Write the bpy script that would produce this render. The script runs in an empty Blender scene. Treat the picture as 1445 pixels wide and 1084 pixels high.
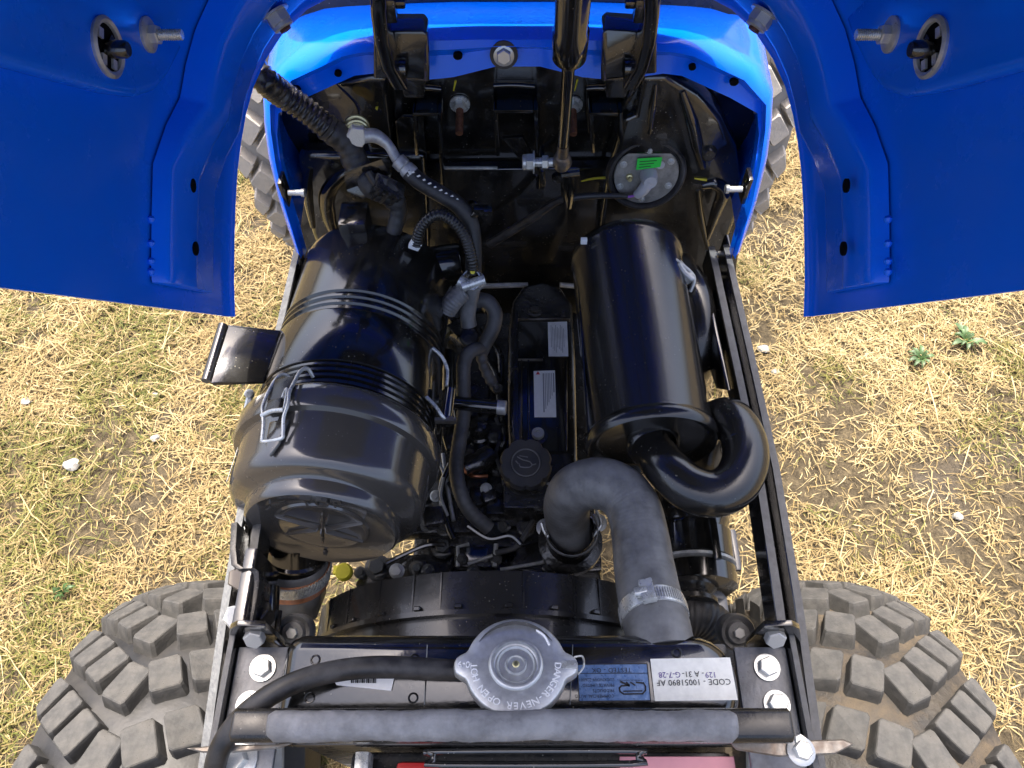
import bpy, bmesh, math, random
import numpy as np
from mathutils import Vector, Matrix

# ------------------------------------------------------------------ camera, sky, sun, exposure
scene = bpy.context.scene
col = scene.collection
PITCH = math.radians(58.7)
CAM = Vector((0.0, 0.0, 1.5))
FPX, CX, CY = 1060.0, 722.5, 542.0
cp, sp = math.cos(PITCH), math.sin(PITCH)
FW = Vector((0, cp, -sp)); UP = Vector((0, sp, cp)); RT = Vector((1, 0, 0))
cam_d = bpy.data.cameras.new('camera'); cam_d.sensor_width = 36.0; cam_d.lens = FPX / 1445.0 * 36.0
cam_d.clip_start = 0.01; cam_d.clip_end = 500.0
cam = bpy.data.objects.new('camera', cam_d); col.objects.link(cam)
cam.location = CAM; cam.rotation_euler = (math.pi / 2 - PITCH, 0, 0)
scene.camera = cam

SUN_EL = math.radians(73); SUN_DIR = Vector((-0.22 * math.cos(SUN_EL), 0.975 * math.cos(SUN_EL), math.sin(SUN_EL))).normalized()
world = bpy.data.worlds.new('World'); scene.world = world; world.use_nodes = True
wn = world.node_tree.nodes; wl = world.node_tree.links
bg = wn['Background']; sky = wn.new('ShaderNodeTexSky'); sky.sky_type = 'NISHITA'; sky.sun_disc = False
sky.sun_elevation = SUN_EL; sky.sun_rotation = math.atan2(SUN_DIR.x, SUN_DIR.y)
sky.altitude = 50; sky.air_density = 0.65; sky.dust_density = 7.0; sky.ozone_density = 0.2
wl.new(sky.outputs[0], bg.inputs[0]); bg.inputs[1].default_value = 0.15
sun_d = bpy.data.lights.new('sun', 'SUN'); sun_d.energy = 2.0; sun_d.angle = math.radians(0.6); sun_d.color = (1.0, 0.955, 0.88)
sun = bpy.data.objects.new('sun', sun_d); col.objects.link(sun)
sun.rotation_euler = SUN_DIR.to_track_quat('Z', 'Y').to_euler(); sun.location = (-1, 4, 8)
vs = scene.view_settings; vs.view_transform = 'Standard'; vs.look = 'None'; vs.gamma = 1.0; vs.use_curve_mapping = False
vs.exposure = 1.98
scene.cycles.max_bounces = 6; scene.cycles.diffuse_bounces = 3; scene.cycles.glossy_bounces = 4; scene.cycles.transmission_bounces = 2

rnd = random.Random(7)

def P(u, v, z=None, y=None, x=None, t=None):
    """a point of the place from a measured direction and one known coordinate (height, distance, ...)"""
    d = FW + RT * ((u - CX) / FPX) + UP * ((CY - v) / FPX)
    if z is not None: t = (z - CAM.z) / d.z
    elif y is not None: t = (y - CAM.y) / d.y
    elif x is not None: t = (x - CAM.x) / d.x
    return CAM + d * t

# ------------------------------------------------------------------ materials
MATS = {}
def N(nt, typ, **kw):
    n = nt.nodes.new(typ)
    for k, v in kw.items():
        if k in n.inputs: n.inputs[k].default_value = v
        else: setattr(n, k, v)
    return n
def mat(name, base, rough=0.5, metal=0.0, spec=0.5, coat=0.0, var=0.0, vscale=30, base2=None, rvar=0.0, dust=0.0,
        dustcol=(.22, .19, .14), dscale=25, bump=0.0, bscale=200, bdist=0.0008, speck=0.0, speckcol=(.5, .48, .42), coatr=.06):
    m = bpy.data.materials.new(name); m.use_nodes = True; nt = m.node_tree; L = nt.links
    b = nt.nodes['Principled BSDF']
    b.inputs['Metallic'].default_value = metal; b.inputs['Specular IOR Level'].default_value = spec
    b.inputs['Coat Weight'].default_value = coat; b.inputs['Coat Roughness'].default_value = coatr
    tc = N(nt, 'ShaderNodeTexCoord')
    colr = None
    def noise(scale, detail=5, rough=.6):
        n = N(nt, 'ShaderNodeTexNoise', Scale=scale, Detail=detail, Roughness=rough)
        L.new(tc.outputs['Object'], n.inputs['Vector']); return n.outputs['Fac']
    def ramp(fac, a, c):
        r = N(nt, 'ShaderNodeMapRange'); r.inputs['From Min'].default_value = a; r.inputs['From Max'].default_value = c
        L.new(fac, r.inputs['Value']); return r.outputs['Result']
    def mix(fac, a, c):
        x = N(nt, 'ShaderNodeMix', data_type='RGBA')
        if isinstance(fac, float): x.inputs[0].default_value = fac
        else: L.new(fac, x.inputs[0])
        for i, q in ((6, a), (7, c)):
            if isinstance(q, tuple): x.inputs[i].default_value = (*q[:3], 1)
            else: L.new(q, x.inputs[i])
        return x.outputs[2]
    def mul(a, k):
        x = N(nt, 'ShaderNodeMath', operation='MULTIPLY'); L.new(a, x.inputs[0]); x.inputs[1].default_value = k; return x.outputs[0]
    cur = base
    if var > 0 or base2:
        b2 = base2 or tuple(min(1, c * (1 + var)) for c in base); b1 = base if base2 else tuple(c * (1 - var) for c in base)
        cur = mix(ramp(noise(vscale), .35, .65), b1, b2)
    r_out = None
    if rvar > 0:
        rr = N(nt, 'ShaderNodeMapRange'); rr.inputs['From Min'].default_value = .3; rr.inputs['From Max'].default_value = .7
        rr.inputs['To Min'].default_value = max(.02, rough - rvar); rr.inputs['To Max'].default_value = min(1, rough + rvar)
        L.new(noise(vscale * 1.7, 6), rr.inputs['Value']); r_out = rr.outputs['Result']
    if dust > 0:
        f = mul(ramp(noise(dscale, 8, .7), .42, .75), dust)
        cur = mix(f, cur, dustcol)
        if r_out is None:
            v_ = N(nt, 'ShaderNodeValue'); v_.outputs[0].default_value = rough; r_out = v_.outputs[0]
        ad = N(nt, 'ShaderNodeMath', operation='ADD', use_clamp=True); L.new(r_out, ad.inputs[0]); L.new(mul(f, .8), ad.inputs[1]); r_out = ad.outputs[0]
    if speck > 0:
        vo = N(nt, 'ShaderNodeTexVoronoi', Scale=260.0); L.new(tc.outputs['Object'], vo.inputs['Vector'])
        rr = N(nt, 'ShaderNodeMapRange'); rr.inputs['From Min'].default_value = .16; rr.inputs['From Max'].default_value = .08
        L.new(vo.outputs['Distance'], rr.inputs['Value'])
        sel = ramp(noise(45, 3), .5, .62)
        mm = N(nt, 'ShaderNodeMath', operation='MULTIPLY'); L.new(rr.outputs['Result'], mm.inputs[0]); L.new(sel, mm.inputs[1])
        cur = mix(mul(mm.outputs[0], speck), cur, speckcol)
    if isinstance(cur, tuple): b.inputs['Base Color'].default_value = (*cur, 1)
    else: L.new(cur, b.inputs['Base Color'])
    if r_out is None: b.inputs['Roughness'].default_value = rough
    else: L.new(r_out, b.inputs['Roughness'])
    if bump > 0:
        bp = N(nt, 'ShaderNodeBump', Strength=bump, Distance=bdist); L.new(noise(bscale, 5), bp.inputs['Height']); L.new(bp.outputs[0], b.inputs['Normal'])
    MATS[name] = m; return m

mat('blue_paint', (.0002, .155, .97), .22, spec=.25, coat=.25, rvar=.1, vscale=14, dust=.05, dscale=16, dustcol=(.22, .3, .45), bump=.12, bscale=90, bdist=.0006, coatr=.1)
mat('gloss_black', (.006, .006, .006), .14, spec=.8, coat=.8, rvar=.09, vscale=25, dust=.10, dscale=30, speck=.35, bump=.25, bscale=160, bdist=.0006)
mat('wall_black', (.006, .0058, .0056), .15, spec=.85, coat=1.0, rvar=.1, vscale=16, dust=.12, dscale=14, speck=.4, bump=.35, bscale=70, bdist=.0012)
mat('muffler_black', (.015, .0142, .013), .15, spec=.6, coat=.3, rvar=.05, vscale=40, speck=.3, bump=.5, bscale=620, bdist=.0003, coatr=.07)
mat('satin_black', (.006, .006, .0058), .17, spec=.7, coat=.6, rvar=.05, vscale=30, dust=.06, dscale=18, speck=.45, bump=.1, bscale=300, bdist=.0003)
mat('lid_black', (.060, .0545, .048), .17, spec=.8, coat=.8, rvar=.05, vscale=35, dust=.06, dscale=20, speck=.2, bump=.18, bscale=60, bdist=.0008)
mat('plastic_black', (.014, .014, .0142), .22, spec=.5, rvar=.1, vscale=40, dust=.2, dscale=35, speck=.5, bump=.2, bscale=350, bdist=.0004)
mat('dark_plastic', (.04, .04, .042), .5, spec=.45, rvar=.1, dust=.15, dscale=50, bump=.15, bscale=300)
mat('engine_black', (.013, .0128, .0125), .17, spec=.8, coat=.4, rvar=.12, vscale=40, dust=.14, dscale=60, speck=.5, bump=.7, bscale=240, bdist=.001)
mat('rubber', (.085, .085, .084), .4, spec=.65, base2=(.165, .165, .162), vscale=55, dust=.35, dscale=30, dustcol=(.33, .33, .32), speck=.5, speckcol=(.01, .01, .012), bump=.35, bscale=300, bdist=.0006)
mat('rubber_mid', (.045, .045, .046), .45, spec=.5, base2=(.085, .085, .084), vscale=60, dust=.4, dscale=45, dustcol=(.16, .155, .15), bump=.3, bscale=300, bdist=.0005)
mat('tab_paint', (.13, .135, .145), .35, spec=.5, var=.3, vscale=80, speck=.8, speckcol=(.01, .01, .012), bump=.4, bscale=260)
mat('rubber_dark', (.016, .016, .017), .42, spec=.5, var=.4, vscale=60, dust=.55, dscale=45, dustcol=(.13, .125, .12), bump=.25, bscale=400, bdist=.0004)
mat('foam', (.19, .193, .2), .55, spec=.5, var=.3, vscale=60, dust=.35, dscale=70, dustcol=(.28, .28, .27), bump=.8, bscale=220, bdist=.0012)
mat('rail_paint', (.04, .043, .048), .42, spec=.4, base2=(.07, .075, .082), vscale=90, speck=.7, speckcol=(.02, .02, .025), bump=.5, bscale=260, bdist=.0008)
mat('zinc', (.60, .61, .585), .26, metal=.5, var=.25, vscale=120, rvar=.1, dust=.15, dscale=120)
mat('zinc_dull', (.50, .505, .49), .36, metal=.4, var=.3, vscale=90, rvar=.12, dust=.25, dscale=100)
mat('steel_cap', (.60, .61, .60), .42, metal=.75, var=.10, vscale=190, rvar=.08, bump=.05, bscale=900, bdist=.0001)
mat('yellow_zinc', (.62, .56, .30), .35, metal=.9, var=.3, vscale=90, rvar=.1)
mat('rust', (.12, .045, .022), .75, metal=.2, var=.5, vscale=150, bump=.5, bscale=400)
mat('bare_steel', (.24, .225, .20), .4, metal=.7, base2=(.15, .12, .095), vscale=140, rvar=.15)
mat('sensor_plate', (.30, .295, .275), .48, metal=.6, var=.25, vscale=110, dust=.3, dscale=60)
mat('boot_grey', (.42, .42, .43), .55, var=.08)
mat('copper_band', (.58, .22, .09), .45, metal=.3, var=.45, vscale=110, dust=.4, dscale=100, dustcol=(.4, .38, .34))
mat('label_white', (.86, .87, .86), .45, var=.05, vscale=70, dust=.12, dscale=60)
mat('label_silver', (.84, .85, .85), .35, metal=.0, var=.12, vscale=60)
mat('label_paper', (.82, .81, .73), .5, var=.08, vscale=120, bump=.3, bscale=150, bdist=.0005)
mat('label_blue', (.10, .19, .38), .32, metal=.35, base2=(.2, .3, .5), vscale=160, rvar=.1, bump=.4, bscale=260)
mat('label_sky', (.62, .76, .92), .35, var=.05)
mat('label_green', (.02, .62, .06), .45)
mat('ink', (.012, .012, .014), .6)
mat('ink_violet', (.10, .06, .25), .6)
mat('ink_grey', (.25, .26, .28), .6)
mat('ink_red', (.6, .03, .03), .6)
mat('emboss_light', (.95, .95, .94), .4, metal=.15)
mat('paint_yellow', (.72, .62, .04), .5, var=.15)
mat('plastic_white', (.75, .75, .72), .4)
mat('violet_wire', (.35, .12, .5), .4)
mat('copper_wire', (.5, .2, .1), .35, metal=1)
mat('red_plastic', (.45, .02, .02), .4)
mat('pink_card', (.70, .30, .33), .5, var=.08, vscale=40)
mat('slot_dark', (.002, .002, .003), .8, spec=.1)
mat('tyre', (.013, .0132, .014), .46, spec=.5, base2=(.03, .0295, .029), vscale=18, dust=.22, dscale=9, dustcol=(.11, .092, .066), bump=.5, bscale=130, bdist=.001)
mat('tyre_muddy', (.018, .0175, .0175), .6, spec=.35, base2=(.045, .038, .029), vscale=14, dust=.7, dscale=10, dustcol=(.17, .125, .075), bump=.8, bscale=110, bdist=.003)
mat('lug', (.045, .0445, .0425), .75, spec=.3, base2=(.072, .07, .066), vscale=90, dust=.35, dscale=35, dustcol=(.10, .09, .075), speck=.9, speckcol=(.03, .027, .024), bump=.6, bscale=300, bdist=.001)
mat('lug_pale', (.36, .338, .30), .85, spec=.2, base2=(.45, .42, .375), vscale=50, dust=.4, dscale=35, dustcol=(.36, .31, .23), speck=.5, speckcol=(.1, .09, .08), bump=.6, bscale=220, bdist=.0015)
mat('tyre_pale', (.20, .19, .175), .75, spec=.3, base2=(.36, .335, .30), vscale=18, dust=.6, dscale=9, dustcol=(.26, .22, .16), bump=.5, bscale=130, bdist=.001)
mat('shroud_black', (.018, .018, .0182), .24, spec=.6, coat=.3, rvar=.05, vscale=20, dust=.08, dscale=12, speck=.5, bump=.1, bscale=300, bdist=.0003)
mat('rim', (.55, .55, .53), .4, var=.1)
mat('stone', (.28, .27, .245), .8, var=.15, vscale=60, bump=.6, bscale=120, bdist=.003)
mat('weed_leaf', (.045, .085, .025), .5, var=.3, vscale=60)

# ------------------------------------------------------------------ mesh helpers
W = {}
class MB:
    def __init__(s): s.v = []; s.f = []; s.m = []
    def add(s, vs_, fs, mi=0):
        k = len(s.v); s.v += [Vector(q) for q in vs_]; s.f += [[i + k for i in f] for f in fs]; s.m += [mi] * len(fs); return s
    def box(s, c, size, mi=0, rot=None):
        c = Vector(c); R = rot or Matrix.Identity(3); h = [q / 2 for q in size]
        vs_ = [c + R @ Vector((h[0] * a, h[1] * b, h[2] * d)) for d in (-1, 1) for b in (-1, 1) for a in (-1, 1)]
        return s.add(vs_, [(0, 2, 3, 1), (4, 5, 7, 6), (0, 1, 5, 4), (2, 6, 7, 3), (0, 4, 6, 2), (1, 3, 7, 5)], mi)
    def prism(s, poly, n, mi=0):
        """polygon of 3-D points pushed along the vector n"""
        n = Vector(n); k = len(poly); vs_ = [Vector(p) for p in poly] + [Vector(p) + n for p in poly]
        fs = [list(range(k))[::-1], list(range(k, 2 * k))] + [[i, (i + 1) % k, k + (i + 1) % k, k + i] for i in range(k)]
        return s.add(vs_, fs, mi)
    def tube(s, pts, r, seg=14, spl=6, mi=0, caps=True, rib=None):
        pts = [Vector(p) for p in pts]; rs = r if isinstance(r, (list, tuple)) else [r] * len(pts)
        if spl > 1 and len(pts) > 2:
            q = []; qr = []
            for i in range(len(pts) - 1):
                p0 = pts[max(0, i - 1)]; p1 = pts[i]; p2 = pts[i + 1]; p3 = pts[min(len(pts) - 1, i + 2)]
                for j in range(spl):
                    t = j / spl
                    q.append(0.5 * ((2 * p1) + (p2 - p0) * t + (2 * p0 - 5 * p1 + 4 * p2 - p3) * t * t + (3 * p1 - p0 - 3 * p2 + p3) * t ** 3))
                    qr.append(rs[i] * (1 - t) + rs[i + 1] * t)
            q.append(pts[-1]); qr.append(rs[-1]); pts, rs = q, qr
        if rib:                       # corrugated conduit: resample evenly and ripple the radius
            step, amp = rib; d = [0]
            for a, b in zip(pts, pts[1:]): d.append(d[-1] + (b - a).length)
            n = max(4, int(d[-1] / step * 4)); q = []; qr = []; j = 0
            for i in range(n + 1):
                x = d[-1] * i / n
                while j < len(pts) - 2 and d[j + 1] < x: j += 1
                t = (x - d[j]) / max(1e-9, d[j + 1] - d[j]); q.append(pts[j].lerp(pts[j + 1], t))
                qr.append((rs[j] * (1 - t) + rs[j + 1] * t) * (1 + (amp, 0, -amp, 0)[i % 4]))
            pts, rs = q, qr
        k = len(s.v); tg = []
        for i in range(len(pts)):
            a = pts[max(0, i - 1)]; b = pts[min(len(pts) - 1, i + 1)]; tg.append((b - a).normalized())
        up = Vector((0, 0, 1)) if abs(tg[0].z) < .9 else Vector((1, 0, 0))
        nrm = (up - tg[0] * up.dot(tg[0])).normalized()
        for i, p in enumerate(pts):
            nrm = (nrm - tg[i] * nrm.dot(tg[i])).normalized(); bn = tg[i].cross(nrm)
            for j in range(seg):
                a = 2 * math.pi * j / seg; s.v.append(p + (nrm * math.cos(a) + bn * math.sin(a)) * rs[i])
        for i in range(len(pts) - 1):
            for j in range(seg):
                s.f.append([k + i * seg + j, k + i * seg + (j + 1) % seg, k + (i + 1) * seg + (j + 1) % seg, k + (i + 1) * seg + j]); s.m.append(mi)
        if caps:
            s.f.append([k + j for j in range(seg)][::-1]); s.m.append(mi)
            e = k + (len(pts) - 1) * seg; s.f.append([e + j for j in range(seg)]); s.m.append(mi)
        return s
    def lathe(s, prof, o, axis, seg=48, mi=0, xref=None, a0=0.0, a1=2 * math.pi):
        o = Vector(o); ax = Vector(axis).normalized()
        x = Vector(xref) if xref else (Vector((1, 0, 0)) if abs(ax.x) < .9 else Vector((0, 1, 0)))
        x = (x - ax * x.dot(ax)).normalized(); y = ax.cross(x); full = abs(a1 - a0 - 2 * math.pi) < 1e-6
        n = seg if full else seg + 1; k = len(s.v); rows = []
        for (r, h) in prof:
            if r < 1e-7: s.v.append(o + ax * h); rows.append([len(s.v) - 1])
            else:
                row = []
                for j in range(n):
                    a = a0 + (a1 - a0) * j / seg; s.v.append(o + ax * h + (x * math.cos(a) + y * math.sin(a)) * r); row.append(len(s.v) - 1)
                rows.append(row)
        for A, B in zip(rows, rows[1:]):
            for j in range(seg):
                j2 = (j + 1) % n if full else j + 1
                if len(A) == 1 and len(B) == 1: continue
                if len(A) == 1: f = [A[0], B[j2], B[j]]
                elif len(B) == 1: f = [A[j], A[j2], B[0]]
                else: f = [A[j], A[j2], B[j2], B[j]]
                s.f.append(f); s.m.append(mi)
        return s
    def hex(s, o, axis, r, h, mi=0):
        return s.lathe([(0, 0), (r, 0), (r, h * .85), (r * .88, h), (0, h)], o, axis, seg=6, mi=mi)
    def loft(s, rows, mi=0, closed=False):
        k = len(s.v); n = len(rows[0])
        for r in rows: s.v += [Vector(p) for p in r]
        for i in range(len(rows) - 1):
            for j in range(n if closed else n - 1):
                s.f.append([k + i * n + j, k + i * n + (j + 1) % n, k + (i + 1) * n + (j + 1) % n, k + (i + 1) * n + j]); s.m.append(mi)
        return s
    def build(s, name, mats, parent=None, bevel=0.0, smooth=38, label=None, bseg=2, solid=0.0, recalc=True, kind=None):
        me = bpy.data.meshes.new(name)
        c = sum(s.v, Vector()) / len(s.v)
        me.from_pydata([tuple(p - c) for p in s.v], [], s.f)
        me.polygons.foreach_set('material_index', s.m)
        for m in (mats if isinstance(mats, (list, tuple)) else [mats]): me.materials.append(MATS[m])
        bm = bmesh.new(); bm.from_mesh(me)
        if recalc: bmesh.ops.recalc_face_normals(bm, faces=bm.faces)
        if solid: bmesh.ops.solidify(bm, geom=bm.faces[:], thickness=solid)
        if bevel > 0:
            es = [e for e in bm.edges if len(e.link_faces) == 2 and e.calc_face_angle(0) > math.radians(28)]
            bmesh.ops.bevel(bm, geom=es, offset=bevel, segments=bseg, profile=.6, affect='EDGES', clamp_overlap=True)
        bm.to_mesh(me); bm.free()
        if smooth:
            me.polygons.foreach_set('use_smooth', [True] * len(me.polygons)); me.set_sharp_from_angle(angle=math.radians(smooth))
        o = bpy.data.objects.new(name, me); place(o, Matrix.Translation(c), parent)
        if label: o['label'] = label
        if kind: o['kind'] = kind
        return o
def place(o, world_m, parent=None):
    col.objects.link(o)
    if parent is not None:
        o.parent = parent; o.matrix_parent_inverse = W[parent.name].inverted()
    o.matrix_basis = world_m; W[o.name] = world_m
def copy(o, world_m, parent, label=None):
    c = o.copy(); place(c, world_m, parent)
    if label: c['label'] = label
    return c
def basis(axis, xref=None):
    z = Vector(axis).normalized(); x = Vector(xref) if xref else (Vector((1, 0, 0)) if abs(z.x) < .9 else Vector((0, 1, 0)))
    x = (x - z * x.dot(z)).normalized(); y = z.cross(x); return Matrix((x, y, z)).transposed()
BOLT = {}
def bolt(p, axis, r, parent, m='zinc', name='bolt', style='flange', spin=None):
    """a bolt or nut; alike ones share mesh data"""
    key = (m, style, name)
    Mx = Matrix.Translation(Vector(p)) @ (basis(axis) @ Matrix.Rotation(spin if spin is not None else rnd.random() * 1.04, 3, 'Z')).to_4x4() @ Matrix.Scale(r, 4)
    if key not in BOLT:
        b = MB()
        if style == 'flange': b.lathe([(0, 0), (1.5, 0), (1.5, .18), (1.15, .34), (0, .34)], (0, 0, 0), (0, 0, 1), 20); b.hex((0, 0, .3), (0, 0, 1), 1.0, .85)
        elif style == 'hex': b.hex((0, 0, 0), (0, 0, 1), 1.0, .9)
        elif style == 'mark': # hex head with a raised ring and grade marks
            b.lathe([(0, 0), (1.35, 0), (1.35, .18), (0, .18)], (0, 0, 0), (0, 0, 1), 24); b.hex((0, 0, .15), (0, 0, 1), 1.0, .75)
            b.lathe([(.72, .88), (.72, .95), (.62, .95), (.62, .88)], (0, 0, 0), (0, 0, 1), 24)
            for q in range(4): b.box((.3 * math.cos(q * 1.57 + .5), .3 * math.sin(q * 1.57 + .5), .93), (.22, .1, .06))
        elif style == 'nut':
            b.lathe([(0, 0), (1.45, 0), (1.45, .16), (0, .16)], (0, 0, 0), (0, 0, 1), 24); b.hex((0, 0, .15), (0, 0, 1), 1.0, .8)
            b.lathe([(0, .9), (.52, .9), (.55, 1.3), (.5, 1.4), (0, 1.4)], (0, 0, 0), (0, 0, 1), 14)
        elif style == 'dome': # nyloc style nut
            b.lathe([(0, 0), (1.3, 0), (1.3, .15), (0, .15)], (0, 0, 0), (0, 0, 1), 24); b.hex((0, 0, .15), (0, 0, 1), 1.0, .9)
            b.lathe([(.9, 1.0), (.9, 1.3), (.75, 1.4), (.55, 1.4), (.5, 1.3), (0, 1.3)], (0, 0, 0), (0, 0, 1), 20)
        elif style == 'cap': # socket cap screw
            b.lathe([(0, 0), (1, 0), (1, .8), (.9, .95), (.5, .95), (.5, .5), (0, .5)], (0, 0, 0), (0, 0, 1), 18)
        c0 = sum(b.v, Vector()) / len(b.v); b.v = [q for q in b.v]
        me = bpy.data.meshes.new(name); me.from_pydata([tuple(q) for q in b.v], [], b.f); me.materials.append(MATS[m])
        me.polygons.foreach_set('use_smooth', [True] * len(me.polygons)); me.set_sharp_from_angle(angle=.6)
        BOLT[key] = me
    o = bpy.data.objects.new(name, BOLT[key]); place(o, Mx, parent); return o

def text_geo(mb, txt, size, o, ex, ey, mi, align='CENTER', depth=0.0, spacing=1.0):
    cu = bpy.data.curves.new('t', 'FONT'); cu.body = txt; cu.size = size; cu.align_x = align; cu.align_y = 'CENTER'
    cu.resolution_u = 2; cu.extrude = depth; cu.space_character = spacing
    ob = bpy.data.objects.new('t', cu); me = bpy.data.meshes.new_from_object(ob)
    o = Vector(o); ex = Vector(ex).normalized(); ey = Vector(ey).normalized(); ez = ex.cross(ey)
    mb.add([o + ex * q.co.x + ey * q.co.y + ez * q.co.z for q in me.vertices], [list(p.vertices) for p in me.polygons], mi)
    bpy.data.objects.remove(ob); bpy.data.curves.remove(cu); bpy.data.meshes.remove(me)
# ------------------------------------------------------------------ the setting: ground and dry grass
def ground_material():
    m = bpy.data.materials.new('dry_ground'); m.use_nodes = True; nt = m.node_tree; L = nt.links; b = nt.nodes['Principled BSDF']
    tc = N(nt, 'ShaderNodeTexCoord')
    n1 = N(nt, 'ShaderNodeTexNoise', Scale=3.0, Detail=6.0, Roughness=.6); n2 = N(nt, 'ShaderNodeTexNoise', Scale=45.0, Detail=8.0, Roughness=.75)
    n3 = N(nt, 'ShaderNodeTexNoise', Scale=220.0, Detail=4.0)
    for n in (n1, n2, n3): L.new(tc.outputs['Object'], n.inputs['Vector'])
    r1 = N(nt, 'ShaderNodeValToRGB'); e = r1.color_ramp.elements
    e[0].position = .32; e[0].color = (.05, .04, .027, 1); e[1].position = .7; e[1].color = (.23, .18, .105, 1)
    x = r1.color_ramp.elements.new(.52); x.color = (.115, .092, .058, 1)
    L.new(n2.outputs['Fac'], r1.inputs['Fac'])
    mx = N(nt, 'ShaderNodeMix', data_type='RGBA', blend_type='MIX'); mr = N(nt, 'ShaderNodeMapRange'); mr.inputs['From Min'].default_value = .55; mr.inputs['From Max'].default_value = .7
    L.new(n1.outputs['Fac'], mr.inputs['Value']); L.new(mr.outputs['Result'], mx.inputs[0]); L.new(r1.outputs['Color'], mx.inputs[6]); mx.inputs[7].default_value = (.11, .094, .074, 1)
    L.new(mx.outputs[2], b.inputs['Base Color']); b.inputs['Roughness'].default_value = .95; b.inputs['Specular IOR Level'].default_value = .1
    bp = N(nt, 'ShaderNodeBump', Strength=1.0, Distance=.02); L.new(n2.outputs['Fac'], bp.inputs['Height'])
    bp2 = N(nt, 'ShaderNodeBump', Strength=.6, Distance=.003); L.new(n3.outputs['Fac'], bp2.inputs['Height']); L.new(bp.outputs[0], bp2.inputs['Normal']); L.new(bp2.outputs[0], b.inputs['Normal'])
    MATS['dry_ground'] = m
    m = bpy.data.materials.new('straw'); m.use_nodes = True; nt = m.node_tree; L = nt.links; b = nt.nodes['Principled BSDF']
    a = N(nt, 'ShaderNodeAttribute', attribute_name='tone'); r = N(nt, 'ShaderNodeValToRGB'); cr = r.color_ramp
    for i, (p, c) in enumerate([(0, (0.064, 0.080, 0.014)), (.08, (0.122, 0.121, 0.025)), (.16, (0.166, 0.141, 0.041)), (.24, (0.166, 0.115, 0.050)), (.55, (0.256, 0.184, 0.078)), (.8, (0.327, 0.248, 0.114)), (1.0, (0.410, 0.331, 0.178))]):
        el = cr.elements[i] if i < 2 else cr.elements.new(p); el.position = p; el.color = (*c, 1)
    L.new(a.outputs['Fac'], r.inputs['Fac']); L.new(r.outputs['Color'], b.inputs['Base Color'])
    b.inputs['Roughness'].default_value = .6; b.inputs['Specular IOR Level'].default_value = .25
    MATS['straw'] = m
ground_material()
g = MB(); S = 150.0
xs = [-S, -20, -4] + [i * .25 for i in range(-10, 11)] + [4, 20, S]
ys = [-S, -20, -4] + [i * .25 for i in range(-6, 15)] + [6, 20, S]
g.loft([[(x, y, .006 * math.sin(x * 5.1 + 1) * math.cos(y * 4.3) if abs(x) < 3 and -2 < y < 4 else 0) for x in xs] for y in ys])
go = g.build('ground', 'dry_ground', None, smooth=60); go['kind'] = 'structure'; go['label'] = 'dry bare soil under parched summer grass'; go['category'] = 'ground'

def value_noise(x, y, sc, seed):
    r = np.random.RandomState(seed); G = r.rand(128, 128); x = x * sc + 50; y = y * sc + 50
    i = np.floor(x).astype(int); j = np.floor(y).astype(int); fx = x - i; fy = y - j; fx = fx * fx * (3 - 2 * fx); fy = fy * fy * (3 - 2 * fy)
    g_ = lambda a, b: G[a % 128, b % 128]
    return (g_(i, j) * (1 - fx) + g_(i + 1, j) * fx) * (1 - fy) + (g_(i, j + 1) * (1 - fx) + g_(i + 1, j + 1) * fx) * fy

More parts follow.
